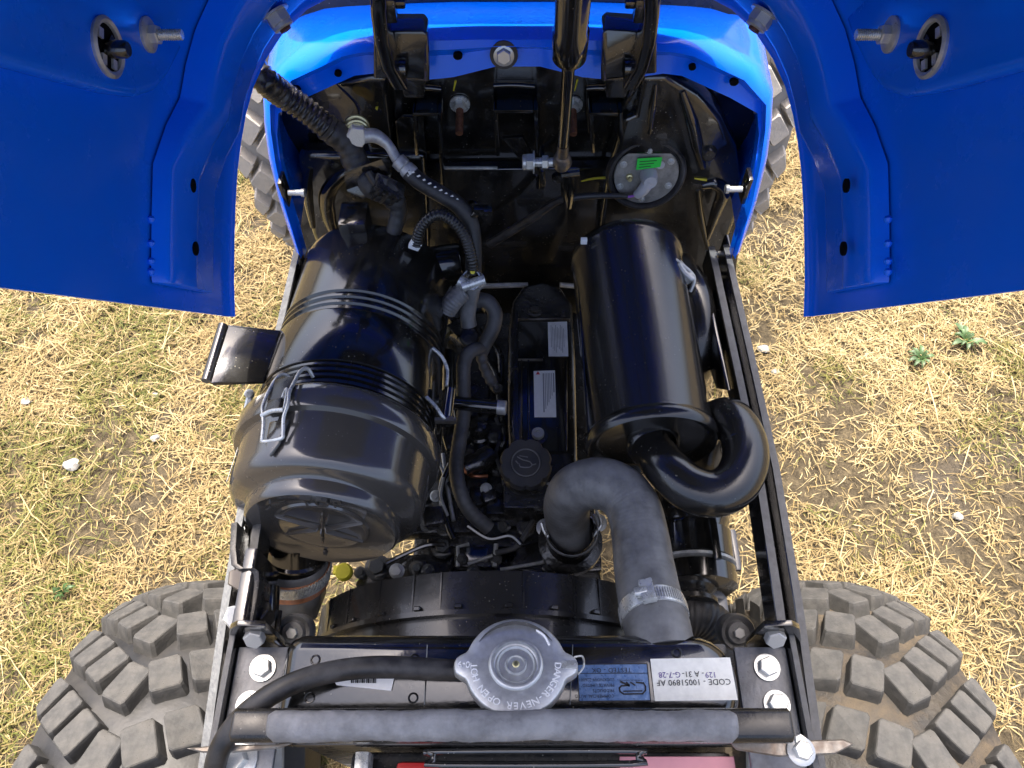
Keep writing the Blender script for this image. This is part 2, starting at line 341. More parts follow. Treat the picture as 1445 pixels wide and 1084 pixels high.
def make_grass():
    r = np.random.RandomState(11); n0 = 800000
    x = r.uniform(-2.3, 2.3, n0); y = r.uniform(-.6, 2.7, n0)
    d = np.abs(x)
    fine = value_noise(x, y, 9, 1) * .5 + value_noise(x, y, 3.2, 2) * .5
    clump = value_noise(x, y, 26, 3)
    bare = np.clip((fine - .34) / .16, .26, 1) * np.clip((clump - .15) / .3, .25, 1)
    # worn earth beside the right hand rail
    sx = (x - .62) / .20; sy = (y - .78) / .17; bare *= 1 - .7 * np.exp(-(sx ** 2 + sy ** 2))
    sx = (x + .80) / .17; sy = (y - .68) / .10; bare *= 1 - .6 * np.exp(-(sx ** 2 + sy ** 2))
    sx = (x - 1.02) / .14; sy = (y - .55) / .10; bare *= 1 - .6 * np.exp(-(sx ** 2 + sy ** 2))
    under = (d < .30) & (y < 1.9)
    keep = (r.rand(n0) < bare * np.where(d > 1.6, .5, 1.0)) & ~(under & (r.rand(n0) < .6))
    x, y, clump, fine = x[keep], y[keep], clump[keep], fine[keep]; n = len(x)
    long_ = r.rand(n) < .005
    Lh = np.where(long_, r.uniform(.07, .17, n), r.gamma(3.2, .0088, n).clip(.008, .065))
    wd = np.where(long_, r.uniform(.0007, .0013, n), r.uniform(.0005, .0013, n))
    az = r.uniform(0, 2 * np.pi, n) + 2.2 * value_noise(x, y, 6, 5)
    el = np.where(long_, r.uniform(.03, .25, n), np.abs(r.normal(.10, .30, n))).clip(0.0, 1.35)
    bend = r.normal(0, .4, n); droop = r.uniform(.1, .9, n)
    z0 = r.uniform(.0, .022, n) * clump + np.where(long_, .014, 0)
    P0 = np.stack([x, y, z0], 1)
    def step(az, el, L): return np.stack([np.cos(az) * np.cos(el), np.sin(az) * np.cos(el), np.sin(el)], 1) * L[:, None]
    P1 = P0 + step(az, el, Lh * .5); P2 = P1 + step(az + bend, el - droop, Lh * .5)
    P1[:, 2] = P1[:, 2].clip(.002); P2[:, 2] = P2[:, 2].clip(.002)
    sd = np.stack([-np.sin(az), np.cos(az), r.normal(0, .5, n)], 1); sd /= np.linalg.norm(sd, axis=1)[:, None]
    V = np.empty((n, 5, 3)); V[:, 0] = P0 - sd * wd[:, None]; V[:, 1] = P0 + sd * wd[:, None]
    V[:, 2] = P1 - sd * wd[:, None] * .9; V[:, 3] = P1 + sd * wd[:, None] * .9; V[:, 4] = P2
    green = (value_noise(x, y, 5.5, 8) * .6 + value_noise(x, y, 17, 9) * .4) + np.where(x < -.3, .12, -.03)
    tone = np.where(r.rand(n) < np.clip((green - .50) * 2.9, .02, .75), r.uniform(0, .22, n), r.beta(2.2, 1.9, n) * .78 + .22)
    patch = value_noise(x, y, 2.3, 21) * .6 + value_noise(x, y, 7, 22) * .4 - .5
    tone = np.where(tone > .22, np.clip(tone + patch * .5, .23, 1), tone)
    tone = np.where(long_, r.uniform(.6, 1, n), tone)
    me = bpy.data.meshes.new('dry_grass'); me.vertices.add(n * 5); me.vertices.foreach_set('co', V.reshape(-1))
    k = np.arange(n)[:, None] * 5; q = np.concatenate([k, k + 1, k + 3, k + 2, k + 2, k + 3, k + 4], 1)
    me.loops.add(n * 7); me.loops.foreach_set('vertex_index', q.reshape(-1))
    me.polygons.add(n * 2); st = (np.arange(n)[:, None] * 7 + np.array([[0, 4]])).reshape(-1); me.polygons.foreach_set('loop_start', st)
    me.update(calc_edges=True); at = me.attributes.new('tone', 'FLOAT', 'POINT'); at.data.foreach_set('value', np.repeat(tone, 5))
    me.materials.append(MATS['straw']); me.polygons.foreach_set('use_smooth', [True] * len(me.polygons))
    o = bpy.data.objects.new('dry_grass', me); place(o, Matrix.Identity(4)); o['kind'] = 'stuff'
    o['label'] = 'parched straw coloured grass covering the ground around the tractor'; o['category'] = 'grass'
make_grass()

def stone(u, v, size, label):
    c = P(u, v, z=.012); b = MB(); rr = random.Random(int(u * 7 + v)); rows = []
    for i in range(1, 6):
        th = math.pi * i / 6
        rows.append([(c.x + size * math.sin(th) * math.cos(a) * (1 + rr.uniform(-.25, .25)), c.y + size * .75 * math.sin(th) * math.sin(a) * (1 + rr.uniform(-.25, .25)), .008 + size * .55 * math.cos(th) * (1 + rr.uniform(-.2, .2))) for a in [2 * math.pi * j / 9 for j in range(9)]])
    b.loft(rows, closed=True); b.f += [[j for j in range(9)][::-1], [36 + j for j in range(9)]]; b.m += [0, 0]
    o = b.build('stone', 'stone', None, smooth=25); o['label'] = label; o['category'] = 'stone'; o['group'] = 'pale stones lying in the dry grass'
stone(101, 655, .019, 'chalky white stone in the grass, biggest one left of the tractor')
stone(35, 566, .014, 'pale stone in the grass near the left picture edge')
stone(219, 617, .011, 'small white stone nearest the left of the air cleaner')
stone(218, 556, .009, 'tiny pale stone below the left hood panel')
stone(1078, 491, .015, 'pale stone on bare soil beside the right frame rail')
stone(1095, 523, .010, 'smaller pale stone just below the one by the right rail')
stone(1353, 728, .012, 'white stone in dry grass above the right front tyre')

def weed(u, v, s, k, label, yellow=False):
    c = P(u, v, z=.006); b = MB(); rr = random.Random(k)
    for i in range(k):
        a = 2 * math.pi * i / k + rr.uniform(-.3, .3); L_ = s * rr.uniform(.5, 1.1); w = L_ * .13; d = Vector((math.cos(a), math.sin(a), 0)); n = Vector((-d.y, d.x, 0)); rows = []
        for q, (t, ww, h) in enumerate([(0, .3, .004), (.3, 1, .016), (.65, 1.1, .022), (.9, .6, .017), (1, .05, .012)]):
            p = c + d * L_ * t + Vector((0, 0, h)); rows.append([p - n * w * ww, p + Vector((0, 0, -.002)), p + n * w * ww])
        b.loft(rows)
    o = b.build('weed', 'weed_leaf', None, smooth=60); o['label'] = label; o['category'] = 'weed'; o['group'] = 'green weeds in the dry grass'
weed(1360, 482, .045, 15, 'larger green leafy weed in the grass below the right hood panel')
weed(1297, 508, .036, 12, 'smaller green weed left of the larger one by the right hood')
weed(92, 838, .026, 9, 'green weed tuft behind the left front tyre')

# ------------------------------------------------------------------ the tractor
tractor = bpy.data.objects.new('tractor', None); place(tractor, Matrix.Translation((0, .75, 0)))
tractor['label'] = 'blue compact tractor on dry grass, hood raised, black engine bay open'; tractor['category'] = 'tractor'
T = tractor

# ---- wheels: carcass, rim and single tread blocks
def wheel(name, cx, cy, R, w, pitches, vis, side, lugh, bars, matname, label, toe=0.0, crown=.022, lugm='lug'):
    """R: radius over the lugs, w: section width; vis: angle range whose blocks are single objects"""
    Rc = R - lugh; h2 = w / 2
    Rz = Matrix.Rotation(toe, 4, 'Z'); Wm = Matrix.Translation((cx, cy, R)) @ Rz
    def rad(a): return Rc - crown * (abs(a) / h2) ** 2.6
    b = MB(); prof = []
    for i in range(-10, 11): a = h2 * i / 10; prof.append((rad(a), a))
    side_p = [(rad(h2) - .012, h2 + .006), (rad(h2) - .05, h2 + .010), (rad(h2) - .10, h2 + .002), (R * .52, h2 * .72)]
    prof = [(r_, -a_) for r_, a_ in side_p[::-1]] + prof + side_p
    b.lathe(prof, (0, 0, 0), (1, 0, 0), 72)
    ty = b.build(name, matname, T, smooth=30, label=label); ty.matrix_basis = Wm @ Matrix.Translation(sum(b.v, Vector()) / len(b.v)); W[ty.name] = ty.matrix_basis.copy()
    rb = MB(); rb.lathe([(R * .535, -h2 * .72), (R * .50, -h2 * .7), (R * .46, -h2 * .4), (R * .46, h2 * .4), (R * .5, h2 * .7), (R * .535, h2 * .72)], (0, 0, 0), (1, 0, 0), 48)
    rb.lathe([(R * .46, 0), (R * .30, .03 * side), (R * .14, .03 * side), (R * .13, .07 * side), (0, .07 * side)], (0, 0, 0), (1, 0, 0), 48)
    ro = rb.build('rim', 'rim', ty); ro.matrix_basis = Wm @ Matrix.Translation(sum(rb.v, Vector()) / len(rb.v))
    # tread blocks: quad footprints (axial, angle) -> shared meshes, one rotated object per pitch
    da = 2 * math.pi / pitches; metas = []; rest = MB()
    for bi, (ca, ct, l_, w_, phi) in enumerate(bars):
        # footprint in metres: centre (axial, circumferential), size along and across the bar, bar angle; corners cut
        d_ = (math.cos(phi), math.sin(phi)); n_ = (-d_[1], d_[0]); rj = random.Random(bi + pitches)
        oc_ = [(-1, -.82), (-.84, -1), (.84, -1), (1, -.82), (1, .82), (.84, 1), (-.84, 1), (-1, .82)]
        vsx = []; mx_ = h2 * 1.03
        for (sc, hh) in ((1.16, -.004), (1.03, lugh * .78), (.99, lugh * .95), (.93, lugh)):
            for p_, q_ in oc_:
                aa = ca + sc * (p_ * l_ / 2 * d_[0] + q_ * w_ / 2 * n_[0]); tt = (ct + sc * (p_ * l_ / 2 * d_[1] + q_ * w_ / 2 * n_[1])) / Rc
                aa = max(-mx_, min(mx_, aa)); r_ = rad(max(-h2, min(h2, aa))) + hh
                if abs(aa) > h2 * .93: r_ -= .004
                vsx.append(Vector((aa, r_ * math.sin(tt), r_ * math.cos(tt))))
        fs = [(k * 8 + i, k * 8 + (i + 1) % 8, k * 8 + 8 + (i + 1) % 8, k * 8 + 8 + i) for k in range(3) for i in range(8)] + [tuple(range(24, 32))]
        me = bpy.data.meshes.new('tread_block'); cc = sum(vsx, Vector()) / 32
        me.from_pydata([tuple(q - cc) for q in vsx], [], fs); me.materials.append(MATS[lugm])
        metas.append((me, cc, vsx, fs))
    for p in range(pitches):
        ang = p * da; a_ = (ang + math.pi) % (2 * math.pi) - math.pi
        Rm = Matrix.Rotation(-ang, 4, 'X')
        for me, cc, vsx, fs in metas:
            if vis[0] <= a_ <= vis[1]:
                o = bpy.data.objects.new('tread_block', me); place(o, Wm @ Rm @ Matrix.Translation(cc), ty)
            else: rest.add([(Rm @ q) for q in vsx], fs)
    ro = rest.build('tread', lugm, ty, smooth=0, kind='stuff'); ro.matrix_basis = Wm @ Matrix.Translation(sum(rest.v, Vector()) / len(rest.v))
    return ty
def bars_for(outer, k=1.0):
    """V tread: three tight shoulder blocks, a leading centre block, then the wider spaced inner arm"""
    out = []
    for a, t, l_, w_, ph in ((-.092, -.036, .0275, .041, 36), (-.0645, -.014, .0285, .041, 38), (-.036, .009, .0295, .041, 38), (-.002, .033, .032, .045, 22), (.036, .020, .035, .041, -24), (.076, .001, .036, .041, -26), (.107, -.014, .02, .041, -26)):
        out.append((a * -outer * k, -t * k, l_ * k, w_ * k, math.radians(ph) * outer))
    return out
wheel('front_wheel', -.435, .030, .312, .205, 24, (-.6, 1.6), -1, .021, bars_for(-1), 'tyre', 'left front wheel with dusty block tread tyre')
wheel('front_wheel', .445, .030, .312, .205, 24, (-.6, 1.6), 1, .021, bars_for(1), 'tyre_muddy', 'right front wheel with mud caked block tread tyre')
wheel('rear_wheel', -.385, 1.52, .485, .235, 28, (-1.8, -.5), -1, .024, bars_for(-1, 1.2), 'tyre_pale', 'left rear wheel with worn dusty block tread', lugm='lug_pale')
wheel('rear_wheel', .385, 1.52, .485, .235, 28, (-1.8, -.5), 1, .024, bars_for(1, 1.2), 'tyre_pale', 'right rear wheel with worn dusty block tread', lugm='lug_pale')
b = MB(); b.box((0, .03, .33), (.74, .07, .08)); b.box((0, .03, .42), (.16, .16, .14)); b.build('front_axle', 'gloss_black', T, bevel=.008)
b = MB(); b.box((0, 1.5, .5), (.62, .22, .24)); b.box((0, 1.1, .55), (.28, .9, .26)); b.build('transmission', 'gloss_black', T, bevel=.02)

# ---- frame rails: two upright lips with a groove between
RX = [(-.02, .205), (.06, .2102), (.15, .2155), (.26, .2188), (.35, .2172), (.50, .2135)]
for sd in (-1, 1):
    prof = [(0, 0), (0, -.06), (-.004, -.06), (-.004, -.03), (-.0205, -.03), (-.0205, -.002), (-.0135, -.002), (-.0135, -.018), (-.0065, -.018), (-.0065, 0)]
    b = MB(); b.loft([[(sd * (x + px), y, .94 + pz) for px, pz in prof] for y, x in RX], closed=True)
    n = len(prof); b.f += [list(range(n)), [(len(RX) - 1) * n + i for i in range(n)][::-1]]; b.m += [0, 0]
    rail = b.build('frame_rail', 'gloss_black', T, bevel=.0008, bseg=1, smooth=30)
    for (i0, i1) in ((0, 9), (5, 6)):      # worn, wet top edges
        b = MB(); b.loft([[(sd * (x + prof[i0][0] - .0004 * (1 if i0 == 0 else -1)), y, .94 + prof[i0][1] + .0006), (sd * (x + prof[i1][0] + .0004 * (1 if i0 == 0 else -1)), y, .94 + prof[i1][1] + .0006)] for y, x in RX])
        b.build('rail_top_edge', 'rail_paint', rail, solid=.0004)
    # notched plate hanging inside the rail near the firewall
    b = MB(); b.prism([(sd * .186, .47, .93), (sd * .190, .34, .93), (sd * .190, .36, .90), (sd * .187, .42, .885), (sd * .186, .47, .885)], (sd * .004, 0, 0))
    b.build('rail_gusset', 'gloss_black', rail, bevel=.001)

# ------------------------------------------------------------------ hood, raised, seen from inside
HT = .585; HC = 733.0
HD = (FW + UP * ((CY - 498) / FPX) + RT * ((728 - CX) / FPX)).normalized()     # hood length direction, away from the viewer
arch_px = [(325.5, 447), (324, 400), (324.5, 345), (326, 290), (329, 240), (334, 200), (341, 160), (352, 120), (370, 80), (395, 42), (430, 8), (480, -18), (560, -34), (650, -40)]
arch = [P(u, v, t=HT) for u, v in arch_px]
arch += [P(2 * HC - u, v, t=HT) for u, v in arch_px[::-1]]
nA = len(arch); CEN = P(HC, 300, t=HT)
def anrm(k):
    a = arch[max(0, k - 1)]; c = arch[min(nA - 1, k + 1)]; tg = (c - a).normalized(); n = HD.cross(tg); 
    return n if n.dot(CEN - arch[k]) > 0 else -n
def hood_pt(k, s, n): return arch[k] - HD * s + anrm(k) * n
HL = .76
b = MB(); rows = []
for s in (0.0, .004, .02, .1, .3, .5, HL - .1, HL - .03, HL):
    q = 0 if s < HL - .1 else (.012 if s < HL else .03)
    rows.append([hood_pt(k, s, q + (.0035 if s == 0 else 0)) for k in range(nA)])
b.loft(rows); hood = b.build('hood', 'blue_paint', T, solid=-.0022, smooth=50, label='raised blue hood seen from inside')
b = MB(); b.prism([hood_pt(k, HL - .012, .022) for k in range(nA)], -HD * .004); b.build('nose_panel', 'blue_paint', hood)
b = MB(); b.loft([[hood_pt(k, s_, .006) for k in range(10, nA - 10)] for s_ in (.14, .3, .5, HL - .06)]); b.build('insulation_pad', 'plastic_black', hood, solid=.006)
# inner stiffening channel following the arch
b = MB(); rows = []
for k in range(0, nA):
    kk = min(k, nA - 1 - k); f = min(1, max(0, (kk - 3.2) / 1.6))
    lo = [(.129, .0015), (.124, .0095), (.118, .0115), (.088, .0125), (.083, .0095), (.052, .0085), (.047, .0015)]
    hi = [(.102, .0015), (.096, .017), (.090, .0195), (.068, .0205), (.060, .0155), (.032, .0145), (.027, .0015)]
    pr = [(a[0] * (1 - f) + c[0] * f, a[1] * (1 - f) + c[1] * f) for a, c in zip(lo, hi)]
    rows.append([hood_pt(k, s, n) for s, n in pr])
# start the channel a little above the lower hood edge
rows[0] = [p.lerp(q, .55) for p, q in zip(rows[0], rows[1])]; rows[-1] = [p.lerp(q, .55) for p, q in zip(rows[-1], rows[-2])]
b.loft(rows); b.f += [list(range(7)), [(nA - 1) * 7 + i for i in range(7)][::-1]]; b.m += [0, 0]
chan = b.build('stiffener', 'blue_paint', hood, bevel=.0022, smooth=50)
for sd in (-1, 1):
    M = lambda u: (u if sd < 0 else 2 * HC - u)
    # dark slots in the channel
    for (u, v) in ((270, 262), (274, 351)):
        c = P(M(u), v, x=(-.2085 if sd < 0 else .2125)); b = MB()
        ring = [c + HD * (.004 * math.cos(a)) + UP * (.0046 * math.sin(a)) for a in [2 * math.pi * i / 12 for i in range(12)]]
        b.prism(ring, (sd * -.0016, 0, 0)); b.build('slot', 'slot_dark', hood, smooth=0)
    # tack welds along the channel's outer edge
    for v in (311, 345, 370, 385):
        c = P(M(213), v, x=(-.2195 if sd < 0 else .2235)); b = MB(); b.lathe([(0, -.0025), (.002, -.001), (.0026, .001), (.0015, .0025), (0, .003)], c, UP, 8); b.build('tack_weld', 'blue_paint', hood)
    # raised pad that carries the latch
    xx = -.209 if sd < 0 else .2135
    poly = [P(M(u), v, x=xx) for u, v in ((-260, 40), (0, 88), (160, 132), (195, 137), (222, 128), (240, 106), (262, 62), (288, -10), (60, -150), (-250, -190))]
    b = MB(); b.prism(poly, (sd * .012, 0, 0)); b.build('latch_pad', 'blue_paint', hood, bevel=.005, bseg=3)
    ax = Vector((-sd, 0, 0))
    c = P(M(150), 67, x=xx); b = MB()
    b.lathe([(.0125, 0), (.0148, 0), (.0152, .0016), (.0135, .0028), (.0118, .002), (.0115, -.004)], c, ax, 32)
    b.lathe([(0, .0003), (.0118, .0003)], c, ax, 32, mi=1)
    for a in (.5, 2.6, 4.2, 5.4): b.box(c + ax * .0012 + UP * (.0088 * math.sin(a)) + HD * (.0088 * math.cos(a)), (.0012, .005, .004), rot=Matrix((ax, UP, HD)).transposed())
    b.build('latch_grommet', ['zinc_dull', 'slot_dark'], hood)
    b = MB(); b.lathe([(0, 0), (.0045, 0), (.0045, .010), (.0035, .0115), (0, .0115)], c - UP * .001, ax, 16); b.box(c + UP * .001, (.003, .015, .003)); b.build('latch_pin', 'satin_black', hood)
    c = P(M(208), 49, x=xx); b = MB(); b.lathe([(0, 0), (.0098, 0), (.0098, .0014), (.0085, .0022), (0, .0022)], c, ax, 28); b.build('washer', 'zinc_dull', hood)
    bolt(c + ax * .002, ax, .0055, hood, 'zinc_dull', 'nut', 'hex')
    b = MB(); b.tube([c, c + ax * .020], .003, seg=10, spl=1, rib=(.0012, .09)); b.build('stud', 'zinc', hood)
    # hood pivot nut low on the channel shoulder
    k = 9 if sd < 0 else nA - 10
    c = hood_pt(k, .052, .016); ax2 = (anrm(k) * .75 + Vector((0, -.25, -.85)) * .55).normalized()
    bolt(c, ax2, .0085, hood, 'zinc_dull', 'nut', 'dome'); b = MB(); b.lathe([(0, 0), (.0042, 0), (.0042, .0135), (0, .0135)], c, ax2, 14); b.build('bolt_end', 'rust', hood)
    # black foam seal in the hood corner
    b = MB(); b.tube([hood_pt(9 if sd < 0 else nA - 10, .16, .012), hood_pt(9 if sd < 0 else nA - 10, .42, .012)], .012, seg=10, spl=1); b.build('foam_strip', 'rubber_dark', hood)

# ------------------------------------------------------------------ cowl: the blue arch behind the engine bay
ci = [(430, 365, .482), (419, 325, .49), (408, 288, .505), (396, 230, .52), (391, 190, .535), (393, 160, .543), (432, 138, .545), (480, 116, .546), (500, 107, .546), (526, 104, .547), (562, 109, .548), (600, 113, .548), (640, 109, .548), (676, 100, .548), (700, 94, .548)]
cr_ = [(424, 362, .478), (412, 322, .486), (400, 284, .50), (388, 226, .515), (381, 180, .53), (379, 142, .54), (408, 104, .545), (455, 82, .548), (480, 70, .55), (505, 64, .55), (545, 60, .55), (585, 58, .55), (640, 57, .55), (676, 56, .55), (700, 56, .55)]
ct_ = [(419, 358, .485), (405, 318, .495), (393, 280, .51), (379, 222, .527), (373, 176, .545), (371, 128, .56), (388, 92, .57), (424, 56, .59), (455, 36, .60), (485, 22, .61), (530, 14, .615), (580, 10, .615), (640, 8, .615), (676, 8, .615), (700, 8, .615)]
def arc3(L_): 
    pts = [P(u, v, y=y) for u, v, y in L_]; mir = [P(2 * 731 - u, v, y=y) for u, v, y in L_[::-1]]
    return pts + mir
I_, R_, T_ = arc3(ci), arc3(cr_), arc3(ct_)
b = MB(); mid1 = [a.lerp(c, .5) + Vector((0, .006, 0)) for a, c in zip(I_, R_)]
mid0 = [a.lerp(c, .82) + Vector((0, -.003, .0)) for a, c in zip(I_, R_)]
mid2 = [a.lerp(c, .25) + Vector((0, -.001, .004)) for a, c in zip(R_, T_)]
mid3 = [a.lerp(c, .7) + Vector((0, 0, .003)) for a, c in zip(R_, T_)]
back = [p + Vector((p.x * .03, .25, .015)) for p in T_]
back2 = [p + Vector((p.x * .05, .8, .02)) for p in T_]
b.loft([[p + Vector((0, .012, 0)) for p in I_], I_, mid1, mid0, R_, mid2, mid3, T_, back, back2])
cowl = b.build('cowl', 'blue_paint', T, smooth=45, label='glossy blue cowl arch behind the engine bay')
for (u, v, w) in ((646, 79, 1.0), (477, 104, .8), (418, 127, 1.0), (977, 95, .8), (1036, 116, 1.0)):
    yy = .549 if 500 < u < 950 else .546; c = P(u, v, y=yy - .0015); b = MB()
    b.prism([c + Vector((.0038 * w * math.cos(a), -.0008, .0034 * w * math.sin(a))) for a in [2 * math.pi * i / 12 for i in range(12)]], (0, .003, 0)); b.build('hole', 'slot_dark', cowl, smooth=0)
c = P(711, 76, y=.548); b = MB(); b.lathe([(0, 0), (.0115, 0), (.0115, .0015), (0, .0015)], c + Vector((0, -.001, 0)), (0, -1, .2), 24); b.build('washer', 'rubber_dark', cowl)
bolt(c + Vector((0, -.001, 0)), (0, -1, .25), .0062, cowl, 'zinc')
for (u, v) in ((407, 272), (1047, 267), (1017, 358)):      # clips joining cowl and tank
    sd = -1 if u < 700 else 1; c = P(u, v, y=.505); b = MB(); b.lathe([(0, 0), (.0028, 0), (.0028, .012), (.004, .012), (.004, .015), (0, .015)], c, (-sd, 0, 0), 12); b.build('screw', 'zinc', cowl)
    b = MB(); b.box(c + Vector((sd * .004, .004, 0)), (.004, .016, .03)); b.build('clip', 'gloss_black', cowl, bevel=.001)

b = MB(); b.tube([p + Vector((0, .012, .004)) for p in T_[10:-10]], .008, seg=10, spl=2); b.build('gap_shade_strip', 'rubber_dark', cowl)  # black strip modelled in place of the shade in the gap under the hood

# unseen instrument panel and steering wheel, added behind the cowl to shade it
b = MB(); rows = []
for y, z, w in ((.632, 1.08, .205), (.634, 1.20, .20), (.645, 1.33, .185), (.665, 1.385, .16), (.72, 1.40, .15), (.80, 1.36, .15), (.83, 1.25, .17), (.84, 1.05, .19)): rows.append([(-w, y, z), (-w * .93, y - .006, z + .004), (0, y - .008, z + .006), (w * .93, y - .006, z + .004), (w, y, z)])
b.loft(rows); dash = b.build('dashboard', 'plastic_black', T, smooth=50, solid=-.004, label='black dashboard housing, out of view, added to shade the cowl')
b = MB(); b.tube([(0, .80, 1.33), (0, .92, 1.47)], .018, seg=16, spl=1); b.build('steering_column', 'plastic_black', dash)
b = MB(); wc = Vector((0, .92, 1.47)); wx = Vector((1, 0, 0)); wy = Vector((0, .76, -.65)); b.tube([wc + wx * (.17 * math.cos(a)) + wy * (.17 * math.sin(a)) for a in [2 * math.pi * i / 40 for i in range(41)]], .013, seg=12, spl=1, caps=False)
for a in (1.57, 3.67, 5.76): b.tube([wc, wc + wx * (.165 * math.cos(a)) + wy * (.165 * math.sin(a))], .009, seg=8, spl=1)
b.build('steering_wheel', 'plastic_black', dash)
# ------------------------------------------------------------------ firewall and fuel tank behind the engine
def poly_y(pts, y): return [P(u, v, y=y) for u, v in pts]
b = MB(); b.prism(poly_y([(397, 160), (434, 134), (482, 112), (540, 100), (620, 96), (700, 86), (765, 86), (850, 98), (925, 100), (982, 114), (1030, 134), (1064, 158), (1068, 200), (1064, 262), (1045, 330), (1030, 470), (430, 470), (425, 350), (402, 270)], .590), (0, .008, 0))
wall = b.build('firewall', 'wall_black', T, bevel=.002, label='glossy black painted firewall')
b = MB(); b.prism(poly_y([(596, 240), (870, 236), (880, 420), (590, 420)], .576), (0, .012, 0)); b.build('lower_panel', 'wall_black', wall, bevel=.0012, bseg=1)
b = MB(); b.tube([P(621, 237, y=.575), P(660, 237, y=.575), P(702, 237, y=.575)], .0016, seg=8, spl=1); b.build('weld_bead', 'zinc_dull', wall)
# steps between firewall and cowl
for sd, pts in ((-1, [(468, 118), (520, 106), (545, 108), (555, 215), (520, 218), (500, 150)]), (1, [(905, 100), (930, 104), (925, 168), (868, 166)])):
    b = MB(); b.prism(poly_y(pts, .566), (0, .02, 0)); b.build('side_panel', 'wall_black', wall, bevel=.006, bseg=3)
# fuel tank: rounded pressed shell on the right, its other end on the left
out = [(880, 168), (898, 164), (907, 108), (942, 107), (986, 134), (1018, 168), (1040, 212), (1047, 258), (1040, 306), (1022, 352), (1004, 398), (1000, 440), (838, 440), (845, 330), (858, 240)]
b = MB(); b.prism(poly_y(out, .553), (0, .03, 0)); tank = b.build('fuel_tank', 'wall_black', T, bevel=.010, bseg=4, smooth=60, label='glossy black fuel tank with round sender plate')
def ridge(pts, r, y, parent, m='wall_black', nm='ridge'):
    b = MB(); b.tube([P(u, v, y=y) for u, v in pts], r, seg=12, spl=6); return b.build(nm, m, parent, smooth=80)
ridge([(962, 128), (976, 170), (984, 205), (992, 236)], [.003, .006, .006, .003], .5535, tank)
ridge([(925, 118), (921, 150), (916, 188)], [.002, .004, .002], .5535, tank)
ridge([(990, 262), (1008, 258), (1020, 270), (1010, 300), (998, 336)], [.004, .0065, .0075, .006, .003], .5535, tank)
ridge([(985, 268), (990, 310), (1002, 362)], [.002, .004, .002], .5535, tank)
c = P(1000, 216, y=.552); b = MB(); b.lathe([(0, .005), (.005, .0045), (.0075, .002), (.008, 0), (.008, -.004)], c, (0, -1, .15), 24); b.build('plug', 'plastic_black', tank)
out = [(420, 226), (432, 218), (520, 219), (600, 219), (606, 360), (452, 360), (440, 330)]
b = MB(); b.prism(poly_y(out, .560), (0, .02, 0)); tl = b.build('tank_end', 'wall_black', T, bevel=.007, bseg=3, smooth=60)
ridge([(505, 236), (478, 250), (462, 275), (464, 305), (474, 334)], [.004, .0075, .009, .008, .004], .561, tl)
ridge([(438, 236), (434, 270), (442, 320)], [.003, .006, .003], .561, tl)
# sender plate
ax = Vector((0, -1, .22)).normalized(); c = P(912, 247, y=.549); Bz = basis(ax); ex = Vector((1, 0, 0)); ey = ax.cross(ex)
if ey.z < 0: ey = -ey
b = MB(); b.lathe([(.0325, -.004), (.0325, .0005), (.0345, .0032), (.0365, .0032), (.0385, .0005), (.0385, -.006)], c, ax, 48); b.build('sender_gasket', 'rubber_dark', tank)
b = MB(); b.lathe([(0, .001), (.0305, .001), (.0312, .0002), (.0312, -.004)], c, ax, 48); b.build('sender_plate', 'sensor_plate', tank)
def onp(u, v): # point on the sender plate
    d = FW + RT * ((u - CX) / FPX) + UP * ((CY - v) / FPX); t = (c + ax * .001 - CAM).dot(ax) / d.dot(ax); return CAM + d * t
for (u, v) in ((917, 212), (880, 232), (947, 228), (943, 262), (905, 281), (875, 263)): bolt(onp(u, v), ax, .0024, tank, 'zinc', 'screw', 'nut')
p = onp(888, 249); b = MB(); b.lathe([(0, 0), (.0032, 0), (.0032, .003), (.002, .0035), (.002, .007), (0, .007)], p, ax, 14); b.build('terminal', 'yellow_zinc', tank)
b = MB(); q = [onp(u, v) + ax * .0035 for u, v in ((899, 221), (934, 219), (931, 233), (897, 237))]; b.prism(q, ax * .0003)
for k in range(3): 
    a0 = q[0].lerp(q[3], .25 + .25 * k) + ax * .0005; a1 = q[1].lerp(q[2], .25 + .25 * k) + ax * .0005
    b.add([a0.lerp(a1, .1), a0.lerp(a1, .8 - .1 * k), a0.lerp(a1, .8 - .1 * k) - ey * .0008, a0.lerp(a1, .1) - ey * .0008], [(0, 1, 2, 3)], 1)
b.build('green_tag', ['label_green', 'ink'], tank, smooth=0)
p = onp(915, 247); b = MB(); b.lathe([(.0085, 0), (.0085, .004), (.0072, .006), (.0072, .012), (.006, .0145), (0, .0145)], p, ax, 24); b.tube([p + ax * .009, onp(905, 262) + ax * .009, onp(897, 270) + ax * .007], [.0065, .0055, .0042], seg=14, spl=5); b.build('connector_boot', 'boot_grey', tank, smooth=50)
p = onp(932, 233); b = MB(); b.lathe([(0, .0006), (.004, .0006), (.0042, 0)], p, ax, 18); b.build('sealing_dot', 'boot_grey', tank)
b = MB(); b.tube([onp(897, 270) + ax * .007, onp(888, 272) + ax * .007, onp(880, 273) + ax * .007], .0013, seg=8, spl=3); b.build('violet_wire', 'violet_wire', tank)
b = MB(); b.tube([onp(884, 272) + ax * .007, P(845, 276, y=.535), P(808, 279, y=.535), P(785, 285, y=.54), P(755, 305, y=.545), P(728, 322, y=.55), P(690, 345, y=.55)], [.0022, .0032, .0034, .0034, .0045, .0048, .005], seg=12, spl=6); b.build('sender_cable', 'rubber_dark', T, label='black sleeved cable leading to the fuel sender')
